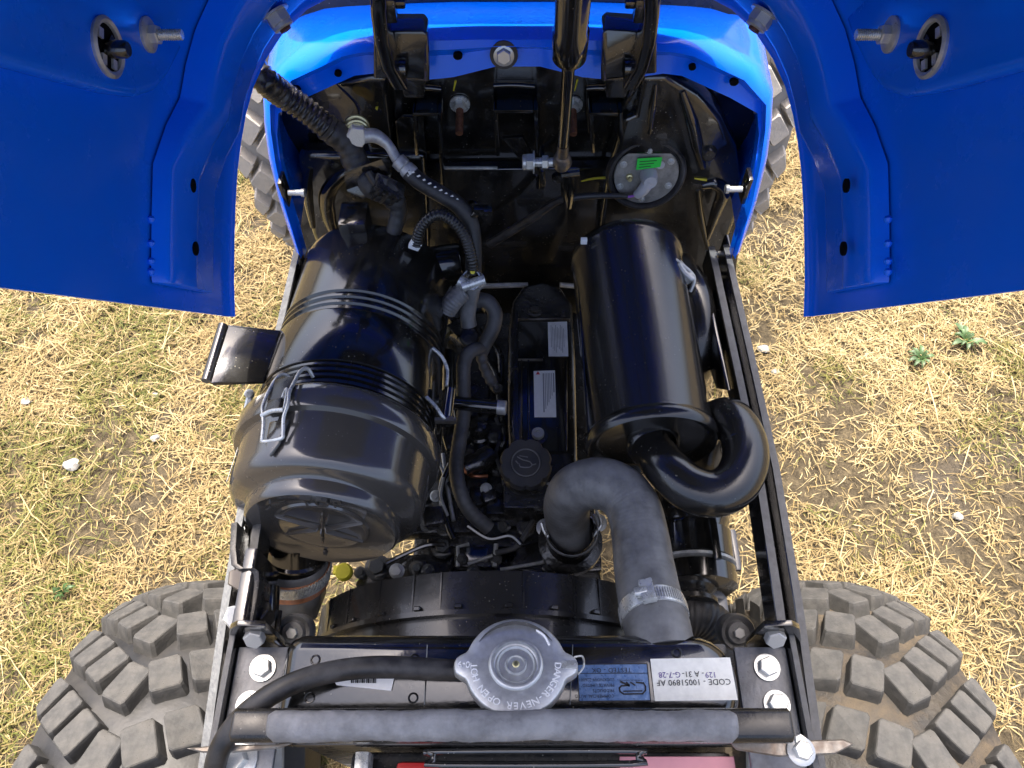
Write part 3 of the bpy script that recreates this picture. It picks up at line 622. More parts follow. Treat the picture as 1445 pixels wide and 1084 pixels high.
for i, (pts, w) in enumerate((([(640, 128), (643, 114)], .0011), ([(811, 128), (815, 112)], .001), ([(980, 252), (997, 254)], .0013), ([(820, 256), (838, 252), (866, 250), (885, 247)], .0012), ([(530, 152), (533, 153)], .002))):
    b = MB(); y0 = .589 if i < 2 else (.552 if i == 2 else (.568 if i == 3 else .563)); b.tube([P(u, v, y=y0) for u, v in pts], [w * .5] + [w] * (len(pts) - 1), seg=8, spl=4); b.build('paint_mark', 'paint_yellow', wall)
# studs with rusty threads
for u, v in ((649, 146), (808, 147)):
    c2 = P(u, v, y=.589); a2 = Vector((0, -1, -.25)); b = MB(); b.lathe([(0, 0), (.0095, 0), (.0095, .002), (0, .002)], c2, (0, -1, 0), 24); b.build('washer', 'zinc', wall)
    bolt(c2 + Vector((0, -.002, 0)), (0, -1, 0), .0062, wall, 'zinc', 'nut', 'hex')
    b = MB(); b.tube([c2, c2 + a2 * .032], .0035, seg=10, spl=1, rib=(.0015, .06)); b.build('stud', 'rust', wall)
# welded brackets standing off the firewall
def bar(pts, w, parent, nm, m='gloss_black', seg=8): 
    b = MB(); b.tube(pts, w, seg=seg, spl=5); return b.build(nm, m, parent, smooth=60)
b = MB(); y0, y1 = .59, .545
def fin(u0, v0, u1, v1, th=.004, yb=.59, yf=.548):
    a = P(u0, v0, y=yb); d = P(u1, v1, y=yb); q = MB(); q.prism([a, Vector((a.x, yf, a.z)), Vector((d.x, yf + .01, d.z)), d], (th, 0, 0)); return q
def shelf(u0, v0, u1, yb=.59, yf=.548, th=.004):
    a = P(u0, v0, y=yb); d = P(u1, v0, y=yb); q = MB(); q.prism([a, d, Vector((d.x, yf, d.z)), Vector((a.x, yf, a.z))], (0, 0, -th)); return q
for (u0, u1, v0, v1) in ((586, 620, 116, 232), (697, 752, 112, 236), (828, 868, 116, 226)):
    br = shelf(u0, v0, u1).build('bracket', 'gloss_black', wall, bevel=.0015)
    fin(u0, v0, u0 + 3, v0 + (v1 - v0) * .62).build('bracket', 'gloss_black', wall, bevel=.0012); fin(u1, v0, u1 + 4, v1).build('bracket', 'gloss_black', wall, bevel=.0012)
    bar([P(u0, v0 + 9, y=.550), P((u0 + u1) / 2, v0 + 8, y=.549), P(u1 + 2, v0 + 10, y=.550)], .0024, wall, 'weld_bead')
    bar([P(u0 + 2, v0 + 10, y=.585), P(u0 + 2, v0 + 40, y=.585), P(u0 + 4, v0 + 70, y=.585)], .002, wall, 'weld_bead')
b = MB(); b.prism(poly_y([(557, 172), (566, 165), (598, 165), (602, 222), (562, 222)], .566), (0, .004, 0)); b.build('bracket', 'gloss_black', wall, bevel=.002)
b = MB(); b.prism(poly_y([(708, 196), (738, 194), (760, 236), (758, 252), (744, 240)], .545), (0, .005, 0)); b.build('gusset', 'gloss_black', wall, bevel=.0015)
b = MB(); a = P(762, 205, y=.545); b.prism([a, a + Vector((0, -.03, -.004)), P(764, 262, y=.52), P(762, 268, y=.55)], (.004, 0, 0)); b.build('strut_bracket', 'gloss_black', wall, bevel=.001)
c2 = P(758, 229, y=.524); b = MB(); b.tube([c2 - Vector((.012, 0, 0)), P(790, 229, y=.522)], .0042, seg=12, spl=1); b.build('pivot_bolt', 'zinc', wall)
bolt(P(754, 229, y=.524), (-1, 0, 0), .0078, wall, 'zinc', 'nut', 'dome'); bolt(P(765, 229, y=.523), (1, 0, 0), .0062, wall, 'zinc', 'nut', 'hex')
# blocky clip under the strut
b = MB(); b.tube([P(796, 244, y=.53), P(796, 268, y=.53), P(800, 290, y=.535)], .003, seg=8); b.tube([P(804, 244, y=.53), P(806, 270, y=.53), P(803, 292, y=.535)], .003, seg=8); b.build('cable_clip', 'gloss_black', wall)
b = MB(); b.tube([P(788, 247, y=.53), P(818, 243, y=.53)], .0035, seg=8, spl=1); b.lathe([(0, 0), (.005, .001), (.005, .006), (0, .007)], P(786, 247, y=.53), (0, -1, 0), 10); b.build('cable_tie', 'gloss_black', wall)

# ------------------------------------------------------------------ hood hinge arms and gas strut
for sd in (-1, 1):
    M = lambda u: (u if sd < 0 else 2 * 727 - u)
    path = [P(M(532), -60, t=.50), P(M(534), 0, t=.53), P(M(538), 40, t=.555), P(M(548), 78, t=.585), P(M(566), 108, t=.60)]
    rows = []
    for i, p in enumerate(path):
        w_ = Vector((.0055, 0, 0)); d_ = Vector((0, .010, .006)); rows.append([p - w_ - d_, p + w_ - d_, p + w_ + d_, p - w_ + d_])
    b = MB(); b.loft(rows, closed=True); b.f += [[0, 1, 2, 3], [16, 17, 18, 19]]; b.m += [0, 0]; arm = b.build('hinge_arm', 'gloss_black', T, bevel=.002, smooth=60)
    b = MB(); b.box(P(M(548), 12, t=.54), (.012, .01, .018)); b.box(P(M(557), 5, t=.54), (.016, .006, .006)); b.build('arm_lug', 'gloss_black', arm, bevel=.002)
    u0, u1 = sorted((M(527), M(603)))
    q = [P(u0, 112, y=.527), P(u0, 50, y=.531), P(u0 + 6, 42, y=.533), P(u1 - 6, 42, y=.533), P(u1, 50, y=.531), P(u1, 112, y=.527)]
    if sd > 0: q = [P(u0, 112, y=.527), P(u0, 46, y=.531), P(u0 + 6, 40, y=.533), P(u1 - 6, 44, y=.533), P(u1, 52, y=.531), P(u1, 104, y=.527)]
    b = MB(); b.prism(q, (0, .022, 0)); hb = b.build('hinge_bracket', 'gloss_black', T, bevel=.003, bseg=3)
    b = MB(); b.tube([P(M(600), 46, y=.5345), P(M(602), 80, y=.531), P(M(602), 113, y=.5275)], .0022, seg=8); b.build('rolled_edge', 'gloss_black', hb)
    b = MB(); b.prism(poly_y([(M(562), 108), (M(600), 112), (M(600), 140), (M(570), 140)], .540), (0, .03, 0)); b.build('hinge_socket', 'gloss_black', hb, bevel=.003)
    b = MB(); b.lathe([(0, 0), (.0075, 0), (.0075, .016), (0, .016)], P(M(545), 96, y=.524), (sd * -1, 0, 0), 18); b.build('hinge_pin', 'gloss_black', hb)
s0 = P(793, 229, y=.521); s1 = P(806, 40, t=.505); dS = (s1 - s0).normalized(); ln = (s1 - s0).length
b = MB(); b.lathe([(0, -.006), (.007, -.006), (.009, .0), (.007, .010), (.0052, .012), (.0052, .03)], s0, dS, 20); strut = b.build('gas_strut', 'bare_steel', T, label='black gas strut propping the hood')
kS = (P(795, 92, t=.536) - s0).dot(dS)
b = MB(); b.lathe([(.0048, .012), (.0048, kS + .01)], s0, dS, 20); b.build('strut_rod', 'gloss_black', strut)
b = MB(); b.lathe([(0, kS - .002), (.0095, kS), (.0125, kS + .005), (.0127, kS + .030), (.0115, kS + .033), (.0112, kS + .26), (.009, kS + .265), (0, kS + .265)], s0, dS, 32); b.build('strut_cylinder', 'gloss_black', strut)

# ------------------------------------------------------------------ harness, brake line and conduits at the left of the firewall
def hose(name, pts, r, m, label=None, parent=T, rib=None, seg=16, spl=7):
    b = MB(); b.tube(pts, r, seg=seg, spl=spl, rib=rib); return b.build(name, m, parent, smooth=70, label=label)
har = hose('wiring_harness', [P(330, 70, t=.60), P(372, 112, t=.60), P(400, 134, t=.62), P(430, 155, t=.635), P(468, 185, t=.65)], .0108, 'plastic_black', 'black corrugated wiring harness beside the cowl', rib=(.0052, .075))
hose('tape_wrap', [P(460, 179, t=.647), P(490, 203, t=.66), P(503, 232, t=.67), P(520, 258, t=.675), P(550, 275, t=.68), P(562, 300, t=.69), P(552, 335, t=.70)], [.0115, .0115, .012, .0125, .011, .008, .007], 'rubber_dark', parent=har, rib=(.009, .04))
for k in range(4):
    p0 = P(528 + k * 9, 250 + k * 3, t=.665); b = MB(); b.tube([p0 + Vector((rnd.uniform(-.008, .008), 0, .006)), p0 + Vector((rnd.uniform(-.01, .01), -.006, -.004)), p0 + Vector((rnd.uniform(-.01, .01), .004, -.018))], .0035, seg=8); b.build('wire_bundle', 'rubber_dark', har)
b = MB(); q0, q1 = P(488, 262, t=.66), P(552, 240, t=.675); dd = (q1 - q0); nn = Vector((0, -.4, -.9)).normalized()
b.prism([q0, q1, q1 + Vector((0, .004, .012)), q0 + Vector((0, .004, .012))], nn * .004); b.prism([q0 - Vector((0, .0, .004)), q1 - Vector((0, 0, .004)), q1 + Vector((.004, 0, -.014)), q0 + Vector((.012, 0, -.012))], nn * .003); b.build('harness_bracket', 'gloss_black', T, bevel=.001)
b = MB(); bx = Matrix.Rotation(.6, 3, 'Y') @ Matrix.Rotation(.3, 3, 'X')
pc = P(546, 268, t=.67); b.box(pc, (.026, .014, .02), rot=bx)
for k in (-1, 0, 1): b.box(pc + bx @ Vector((k * .008, -.008, 0)), (.003, .004, .022), rot=bx)
b.build('wiring_connector', 'plastic_black', T, bevel=.001)
# banjo bolt, steel pipe end and hose
a2 = (P(505, 205, t=.640) - P(503, 180, t=.672)).normalized(); p0 = P(503, 180, t=.668)
b = MB(); b.lathe([(0, 0), (.0118, 0), (.0118, .004), (.0098, .0045), (.0098, .008), (.0112, .0085), (.0112, .013), (.0098, .0135), (.0098, .016), (0, .016)], p0, a2, 28); bj = b.build('banjo_fitting', 'yellow_zinc', T, label='yellow zinc banjo fitting')
bolt(p0 + a2 * .016, a2, .0098, bj, 'zinc', 'bolt', 'hex')
hose('pipe_end', [P(513, 192, t=.652), P(530, 192, t=.655), P(548, 205, t=.66), P(558, 222, t=.663), P(566, 233, t=.665)], [.0062, .0062, .0046, .0046, .0046], 'zinc_dull', parent=bj)
b = MB(); e0, e1 = P(560, 225, t=.664), P(583, 248, t=.668); b.lathe([(.0048, 0), (.0072, .001), (.0072, .008), (.0062, .009), (.0074, .011), (.0078, (e1 - e0).length - .002), (.0066, (e1 - e0).length)], e0, e1 - e0, 20); b.build('crimp_ferrule', 'zinc_dull', bj)
hs = hose('fuel_hose', [P(576, 242, t=.667), P(592, 256, t=.67), P(620, 273, t=.675), P(648, 291, t=.68), P(664, 316, t=.69), P(668, 350, t=.70), P(668, 385, t=.71)], .0078, 'rubber_dark', 'black rubber hose with white print from banjo fitting')
b = MB(); 
for k in range(9):
    t_ = k / 8; p_ = P(583 + t_ * 62, 243 + t_ * 38 + 2 * math.sin(t_ * 3), t=.6595 + t_ * .012); b.box(p_, (.0022 + .001 * (k % 2), .0006, .0016), rot=Matrix.Rotation(-.5, 3, 'Y'))
b.build('hose_print', 'label_white', hs, smooth=0)
b = MB(); k0 = P(664, 296, t=.685); b.lathe([(.0085, -.003), (.0098, -.003), (.0098, .003), (.0085, .003)], k0, (.6, .2, -.7), 20); b.box(k0 + Vector((.010, -.004, .004)), (.014, .008, .008)); b.box(k0 + Vector((.016, -.006, .006)), (.008, .010, .006)); b.build('hose_clip', 'gloss_black', hs, bevel=.001)
hose('split_conduit', [P(588, 345, t=.685), P(592, 326, t=.675), P(604, 309, t=.668), P(622, 303, t=.668), P(642, 315, t=.672), P(658, 338, t=.68), P(666, 368, t=.69), P(667, 384, t=.70)], .0052, 'plastic_black', 'thin corrugated conduit arching over the hose', rib=(.003, .08), seg=12)
b = MB(); b.box(P(586, 345, t=.685), (.010, .006, .010), rot=Matrix.Rotation(.5, 3, 'Y')); b.build('wire_tag', 'label_white', T, bevel=.001)
# vertical hose clamp, bright ear clamp
p0 = P(660, 397, t=.70); b = MB(); b.lathe([(.0085, -.006), (.0096, -.006), (.0096, .006), (.0085, .006)], P(668, 396, t=.703), (.3, .5, -.8), 24); b.tube([P(652, 405, t=.697), P(684, 394, t=.697)], .0048, seg=12, spl=1); b.tube([P(648, 396, t=.70), P(662, 404, t=.70)], .006, seg=12, spl=1); b.build('spring_clamp', 'zinc', T, label='bright spring hose clamp')
b = MB(); b.lathe([(0, 0), (.0022, .0005), (.0022, .002), (0, .003)], P(667, 384, t=.695), (0, -.5, .8), 10); b.build('paint_dot', 'paint_yellow', hs)
hose('breather_hose', [P(668, 398, t=.705), P(664, 420, t=.715), P(660, 444, t=.725), P(662, 460, t=.73)], .0078, 'rubber', 'short grey hose below the spring clamp')
hose('coolant_hose', [P(630, 438, t=.715), P(640, 424, t=.71), P(655, 410, t=.708)], .0095, 'rubber', 'stubby braided hose beside the air cleaner', rib=(.003, .03))
hose('bypass_hose', [P(640, 440, t=.74), P(660, 428, t=.735), P(684, 424, t=.733), (P(698, 440, t=.735)), P(696, 462, t=.74), P(686, 482, t=.745), P(678, 498, t=.75)], .0075, 'rubber_mid', 'dark hose curving round the injector connector')
hv = hose('vent_hose', [P(680, 492, t=.745), P(664, 496, t=.735), P(655, 512, t=.735), P(654, 545, t=.735), P(655, 580, t=.733), P(648, 625, t=.722), P(644, 660, t=.71), P(650, 695, t=.70), P(664, 722, t=.70), P(690, 746, t=.705)], .0070, 'rubber_mid', 'ribbed breather hose snaking down beside the valve cover', rib=(.006, .03))
hose('leak_off_pipe', [P(678, 496, t=.745), P(682, 515, t=.75), P(690, 532, t=.755), P(700, 548, t=.76)], [.006, .0048, .0055, .005], 'rubber_mid', rib=(.008, .12))
bolt(P(702, 550, t=.758), (0, -.2, 1), .0055, T, 'engine_black', 'bolt', 'cap')
# black box shaped bracket and pipe stub behind the air cleaner
b = MB(); b.box(P(502, 316, y=.49), (.026, .03, .03)); b.box(P(497, 300, y=.50), (.016, .012, .012)); b.build('cleaner_bracket', 'gloss_black', T, bevel=.004)
b = MB(); o_ = P(626, 372, t=.735); b.lathe([(0, -.02), (.018, -.02), (.018, .016), (.0165, .018), (.0165, .008), (0, .008)], o_, (1, .1, .1), 28); b.build('outlet_stub', 'satin_black', T)
# rail cross member behind the engine
b = MB(); b.tube([P(668, 404, y=.545), P(745, 402, y=.545)], .003, seg=8, spl=1); b.tube([P(790, 402, y=.548), P(812, 404, y=.548)], .003, seg=8, spl=1); b.build('tank_strap', 'zinc_dull', T)

# ------------------------------------------------------------------ air cleaner
AX = Vector((.056, 1, -.11)).normalized(); AO = Vector((-.1490, .206, .939)); AZ = (Vector((0, 0, 1)) - AX * AX.z).normalized()
def ab(h, a, r):  # point on the air cleaner: length, angle from up (towards +x), radius
    x = Vector((1, -.056, 0)).normalized(); return AO + AX * h + x * (r * math.sin(a)) + AZ * (r * math.cos(a))
b = MB(); prof = [(.070, .080), (.0725, .088)]
for i in range(4): h = .090 + i * .0058; prof += [(.0725, h), (.0745, h + .0012), (.0745, h + .0034), (.0725, h + .0046)]
prof += [(.0725, .114), (.0735, .172)]
for i in range(3): h = .174 + i * .0075; prof += [(.0735, h), (.0755, h + .0014), (.0755, h + .0036), (.0737, h + .005)]
prof += [(.0738, .20), (.0745, .268), (.0730, .277), (.066, .283), (.055, .286), (0, .286)]
b.lathe(prof, AO, AX, 96); ac = b.build('air_cleaner', 'satin_black', T, smooth=32, label='big black air cleaner canister at the left of the engine')
b = MB(); b.lathe([(.0735, .112), (.0756, .1125), (.0762, .114), (.0766, .166), (.0760, .168), (.0735, .1685)], AO, AX, 96); band = b.build('mounting_band', 'satin_black', ac)
b = MB(); b.lathe([(0, .005), (.030, .005), (.0325, .0035), (.036, .0035), (.0375, .005), (.052, .0035), (.0575, .0005), (.0595, .002), (.0605, .006), (.0605, .0125), (.0625, .0145), (.0690, .0160), (.0735, .0185), (.0762, .0225), (.0772, .029), (.0778, .058), (.0784, .0605), (.0832, .0620), (.0846, .0645), (.0848, .080), (.0830, .083), (.0790, .0865), (.073, .088)], AO, AX, 112)
lid = b.build('end_cover', 'lid_black', ac, smooth=40)
FN = -AX; fx = Vector((1, -.056, 0)).normalized(); fc = AO + AX * .0035
b = MB()
for a in (20, 80, 155, 205, 262, 325):
    d = fx * math.cos(math.radians(a)) + AZ * math.sin(math.radians(a)); l_ = .036 if a not in (80, 262) else .026
    b.prism([fc + d * .002 - FN * .001, fc + d * l_ - FN * .001, fc + d * l_ + FN * .0014, fc + d * .004 + FN * .0034], d.cross(FN) * .0014)
b.build('face_rib', 'lid_black', ac, bevel=.0003, bseg=1)
b = MB(); text_geo(b, 'TOP', .015, fc + fx * .008 + AZ * .0425 + FN * .0006, fx, AZ, 0, depth=.0013, spacing=1.15); b.build('top_lettering', 'lid_black', ac, smooth=20)
b = MB(); text_geo(b, 'S', .009, fc + fx * -.006 - AZ * .045 + FN * .0008, fx, AZ, 0, depth=.001); b.build('moulded_mark', 'lid_black', ac)
for a in (60, 118, 140):
    b = MB() 
    d = fx * math.cos(math.radians(a)) + AZ * math.sin(math.radians(a)); tt = FN.cross(d); b.box(fc + d * .046 + FN * .0006, (.006, .001, .0012), rot=Matrix((tt, FN, d)).transposed()); b.build('moulded_mark', 'lid_black', ac)
# wire clip on the cover: spring loop + hook
def wire(pts, r=.0013, nm='wire_clip', m='zinc', parent=ac, spl=5): 
    b = MB(); b.tube(pts, r, seg=10, spl=spl); return b.build(nm, m, parent, smooth=80)
A0 = -.36
def cpt(h, da, r): return ab(h, A0 + da, r)
wire([cpt(.094, -.05, .0735), cpt(.097, -.08, .080), cpt(.092, -.10, .0855), cpt(.078, -.105, .089), cpt(.062, -.11, .0905), cpt(.055, -.095, .090), cpt(.046, -.08, .087), cpt(.036, -.095, .083), cpt(.034, -.09, .0815), cpt(.034, .10, .0815), cpt(.038, .115, .083), cpt(.048, .12, .088), cpt(.058, .15, .0915), cpt(.068, .14, .0925), cpt(.082, .135, .089), cpt(.093, .13, .0855), cpt(.099, .16, .081), cpt(.096, .19, .0735)], .00145)
wire([cpt(.052, -.10, .0895), cpt(.054, 0.0, .090), cpt(.053, .12, .0905)], .0018)
wire([cpt(.066, .06, .089), cpt(.072, .075, .090), cpt(.072, .095, .0905), cpt(.062, .11, .0905), cpt(.054, .12, .0905)], .0011)
b = MB(); x_ = ab(0, A0 + math.pi / 2, 1) - ab(0, A0 + math.pi / 2, 0); n_ = ab(0, A0, 1) - ab(0, A0, 0); Rm = Matrix((x_, AX, n_)).transposed()
b.box(cpt(.076, 0, .0862), (.018, .022, .004), rot=Rm); b.box(cpt(.060, .0, .0855), (.012, .010, .010), rot=Rm); b.build('clip_plate', 'plastic_black', ac, bevel=.001)
b = MB(); b.prism([cpt(.052, -.10, .0778), cpt(.052, .12, .0778), cpt(.030, .09, .0778), cpt(.020, .02, .0774), (cpt(.030, -.06, .0778))], n_ * .004); b.build('clip_recess', 'lid_black', ac, bevel=.0025)
b = MB(); b.loft([[ab(h, a, .0786) for a in (-1.24, -1.18, -1.12, -1.06)] for h in (.020, .05)]); b.build('white_sticker', 'label_white', ac, smooth=60)
# band ends with bent wire and clamp bolt on the engine side
wire([ab(.166, 1.15, .0765), ab(.160, 1.24, .083), ab(.150, 1.33, .0865), ab(.135, 1.36, .0865)], .0016, 'band_wire', spl=3)
wire([ab(.114, 1.18, .0765), ab(.106, 1.24, .084), ab(.099, 1.30, .0885), ab(.099, 1.40, .092)], .0016, 'band_wire', spl=3)
b = MB(); b.tube([ab(.134, 1.42, .0885), ab(.098, 1.42, .0885)], .0052, seg=14, spl=1); b.build('clamp_barrel', 'gloss_black', ac)
b = MB(); b.box(ab(.098, 1.36, .090), (.018, .003, .006)); b.lathe([(0, 0), (.003, 0), (.003, .004), (0, .004)], ab(.10, 1.40, .093), (0, 0, 1), 8); b.build('clamp_bolt', 'bare_steel', ac)
# mounting foot reaching over the left rail
zp = .985
q = [P(396, 466, z=.972), P(322, 458, z=.985), P(312, 459, z=.987), P(288, 536, z=.985), P(300, 541, z=.983), P(372, 539, z=.972)]
b = MB(); b.prism(q, (0, 0, -.004)); ft = b.build('mounting_foot', 'satin_black', ac, bevel=.0015)
b = MB(); b.tube([P(315, 459, z=.986), P(291, 538, z=.984)], .0042, seg=12, spl=1); b.build('foot_edge', 'satin_black', ac)
b = MB(); b.box(P(382, 500, z=.965), (.018, .045, .012)); b.build('foot_gusset', 'satin_black', ac, bevel=.004)
# intake duct below the canister with banded hose clamp
d0 = P(413, 787, z=.862); dn = Vector((-.16, -.52, -.85)).normalized()
b = MB(); b.lathe([(.0262, .0), (.0262, .018), (.0285, .020), (.0285, .034)], d0 - dn * .022 + Vector((.002, .004, 0)), dn, 40); b.build('inlet_neck', 'gloss_black', ac)
duct = MB(); duct.lathe([(.0282, .0), (.0305, .002), (.0305, .022), (.031, .026)], d0, dn, 40); e0 = d0 + dn * .022
duct.loft([[e0 + fx * (.0305 * math.cos(a)) + (dn.cross(fx)) * (.0305 * math.sin(a)) for a in [2 * math.pi * i / 32 for i in range(32)]], [e0 + dn * .045 + Vector((.0, .01, 0)) + fx * (.027 * max(-1, min(1, 1.25 * math.cos(a)))) + (dn.cross(fx)) * (.024 * max(-1, min(1, 1.25 * math.sin(a)))) for a in [2 * math.pi * i / 32 for i in range(32)]], [e0 + dn * .046 + Vector((.0, .01, 0)) + fx * (.025 * max(-1, min(1, 1.25 * math.cos(a)))) + (dn.cross(fx)) * (.022 * max(-1, min(1, 1.25 * math.sin(a)))) for a in [2 * math.pi * i / 32 for i in range(32)]]], closed=True)
dk = duct.build('intake_duct', 'rubber', T, label='rubber intake duct clamped under the air cleaner', smooth=60)
b = MB(); b.lathe([(.0308, .006), (.0322, .006), (.0322, .024), (.0308, .024)], d0, dn, 48); b.build('clamp_liner', 'copper_band', dk)
b = MB(); b.lathe([(.0322, .0070), (.0332, .0073), (.0332, .0178), (.0322, .0181)], d0, dn, 48)
dx = fx; dy = dn.cross(fx)
for i in range(64):
    a = 2 * math.pi * i / 64; r_ = dx * math.cos(a) + dy * math.sin(a); tt = dn.cross(r_); b.box(d0 + dn * .0125 + r_ * .0335, (.0013, .0088, .0014), rot=Matrix((tt, (dn * .96 + tt * .28).normalized(), r_)).transposed())
b.build('worm_clamp', 'zinc', dk, smooth=30)

# ------------------------------------------------------------------ muffler with its pipes
MX = Vector((-.028, 1, 0)).normalized(); MO = Vector((.1190, .288, .926))
b = MB(); b.lathe([(0, .006), (.020, .005), (.044, .005), (.049, .003), (.0515, -.001), (.0545, -.0025), (.0565, .0), (.0568, .006), (.0545, .0095), (.0535, .012), (.0535, .196), (.0550, .199), (.0556, .204), (.0545, .209), (.050, .212), (0, .214)], MO, MX, 96); mf = b.build('muffler', 'muffler_black', T, smooth=45, label='shiny black muffler can at the right of the engine')
b = MB(); b.box(MO + MX * .1 + Vector((-.0525, 0, .012)), (.002, .19, .005)); b.build('seam', 'muffler_black', mf, bevel=.0006)
pp = [P(912, 622, t=.645), P(925, 640, t=.626), P(942, 662, t=.605), P(972, 688, t=.592), P(1008, 697, t=.588), P(1038, 681, t=.592), P(1052, 648, t=.606), P(1047, 615, t=.625), P(1030, 592, t=.645), P(1012, 596, t=.668), P(1000, 625, t=.70), P(996, 660, t=.75)]
tp = hose('tail_pipe', pp, [.0178] * 3 + [.0186] * 7 + [.018, .018], 'muffler_black', parent=mf, seg=28, spl=9)
b = MB(); dpp = (pp[1] - pp[0]).normalized(); b.lathe([(.0178, .010), (.0225, .006), (.024, 0), (.020, -.004)], MO + MX * .002 + Vector((.001, 0, .001)), dpp, 28); b.build('weld_collar', 'muffler_black', mf)
b = MB(); b.lathe([(.0187, -.0012), (.0193, 0), (.0187, .0012)], P(1050, 632, t=.6155), (P(1047, 615, t=.625) - P(1052, 648, t=.606)).normalized(), 28); b.build('pipe_weld', 'muffler_black', mf)
hose('exhaust_elbow', [P(962, 372, t=.76), P(975, 400, t=.735), P(985, 440, t=.725), P(986, 480, t=.725), P(975, 520, t=.735), P(950, 555, t=.77)], [.012, .015, .019, .0215, .020, .02], 'muffler_black', parent=mf, seg=24, spl=8)
b = MB(); b.box(P(962, 385, t=.71), (.010, .022, .012), rot=Matrix.Rotation(.5, 3, 'Z')); b.tube([P(957, 372, t=.70), P(966, 385, t=.70), P(978, 395, t=.70)], .003, seg=8); b.tube([P(953, 366, t=.70), P(979, 390, t=.705), P(974, 412, t=.71)], .0018, seg=8); b.build('muffler_hanger', 'zinc_dull', mf, bevel=.001)
b = MB(); b.prism([P(972, 398, t=.715), P(990, 440, t=.712), P(978, 440, t=.715), P(968, 415, t=.717)], (0, 0, -.004)); b.build('hanger_plate', 'gloss_black', mf, bevel=.001)
c2 = P(824, 340, t=.705); b = MB(); b.box(c2, (.006, .004, .006)); b.build('wire_tag', 'label_white', mf, bevel=.0005)
# ------------------------------------------------------------------ engine
b = MB(); b.box((-.005, .36, .55), (.20, .38, .36)); b.box((-.005, .36, .34), (.15, .34, .16)); eng = b.build('engine_block', 'engine_black', T, bevel=.006, label='black engine block')
b = MB(); b.box((.0, .395, .752), (.17, .29, .05)); b.box((-.05, .395, .775), (.05, .27, .03)); b.build('cylinder_head', 'engine_black', eng, bevel=.004)
# valve cover: stepped lid, ribs, labels, bolts
VZ = .832
def vc(u, v, z=VZ): return P(u, v, z=z)
out = [vc(722, 690), vc(716, 600), vc(717, 470), vc(722, 425), vc(738, 402), vc(765, 395), vc(790, 402), vc(808, 428), vc(812, 500), vc(816, 690)]
b = MB(); b.prism([p - Vector((0, 0, .055)) for p in out], (0, 0, .055)); cov = b.build('valve_cover', 'engine_black', T, bevel=.007, bseg=3, smooth=60, label='long black valve cover with two stickers')
lift = lambda pts, h: [Vector((p.x, p.y, VZ)) for p in pts]
b = MB(); b.prism(lift([vc(733, 640), vc(730, 456), vc(802, 456), vc(806, 640)], 0), (0, 0, .004)); b.build('raised_panel', 'satin_black', cov, bevel=.0012)
for u0, u1 in ((735, 737), (744, 747), (797, 800)):
    b = MB(); b.prism(lift([vc(u0, 640), vc(u0, 512), vc(u1, 512), vc(u1, 640)], 0), (0, 0, .0065)); b.build('rib', 'satin_black', cov, bevel=.0006, bseg=1)
for v0 in (454, 511):
    b = MB(); b.prism(lift([vc(731, v0 + 1), vc(731, v0 - 1), vc(766 if v0 > 500 else 804, v0 - 1), vc(766 if v0 > 500 else 804, v0 + 1)], 0), (0, 0, .0058)); b.build('rib', 'bare_steel', cov, bevel=.0004, bseg=1)
def sticker(pts, z, m, name, lines, parent, th=.0004):
    q = [P(u, v, z=z) for u, v in pts]; b = MB(); b.prism(q, (0, 0, th))
    return b, q
b, q = sticker([(774, 503), (773, 455), (800, 454), (802, 503)], VZ + .0045, 'label_silver', 'sticker', 0, cov)
for k in range(9):
    a0 = q[1].lerp(q[2], .15 + .08 * k); a1 = q[0].lerp(q[3], .15 + .08 * k); w_ = Vector((.0005, 0, 0)); s_, e_ = .1 + .05 * (k % 3), .75 + .05 * (k % 4)
    z_ = Vector((0, 0, .0006)); b.add([a0.lerp(a1, s_) + z_, a0.lerp(a1, s_) + w_ + z_, a0.lerp(a1, e_) + w_ + z_, a0.lerp(a1, e_) + z_], [(0, 1, 2, 3)], 1)
b.build('silver_sticker', ['label_silver', 'ink_grey'], cov, smooth=0)
b, q = sticker([(754, 589), (753, 524), (783, 523), (785, 589)], VZ + .0045, 'label_sky', 'sticker', 0, cov)
for k in range(7):
    f_ = (.42, .52, .60, .67, .74, .82, .9)[k]; a0 = q[1].lerp(q[2], f_); a1 = q[0].lerp(q[3], f_); w_ = Vector((.0012 if k in (0, 6) else .0006, 0, 0)); z_ = Vector((0, 0, .0006))
    b.add([a0.lerp(a1, .06) + z_, a0.lerp(a1, .06) + w_ + z_, a0.lerp(a1, .9 - .07 * k) + w_ + z_, a0.lerp(a1, .9 - .07 * k) + z_], [(0, 1, 2, 3)], 1)
z_ = Vector((0, 0, .0006)); m0 = q[1].lerp(q[0], .08).lerp(q[2].lerp(q[3], .08), .1); b.add([m0 + z_, m0 + z_ + Vector((.0045, 0, 0)), m0 + z_ + Vector((.00225, .004, 0))], [(0, 1, 2)], 2)
b.build('warning_sticker', ['label_white', 'ink_grey', 'ink_red', 'label_sky'], cov, smooth=0)
bolt(vc(755, 440, VZ + .001), (0, 0, 1), .0052, cov, 'engine_black', 'bolt', 'flange'); bolt(vc(759, 614, VZ + .004), (0, 0, 1), .0062, cov, 'zinc_dull', 'bolt', 'cap')
b = MB(); b.lathe([(0, 0), (.010, 0), (.010, .002), (0, .002)], vc(759, 615, VZ + .0035), (0, 0, 1), 24); b.build('washer', 'engine_black', cov)
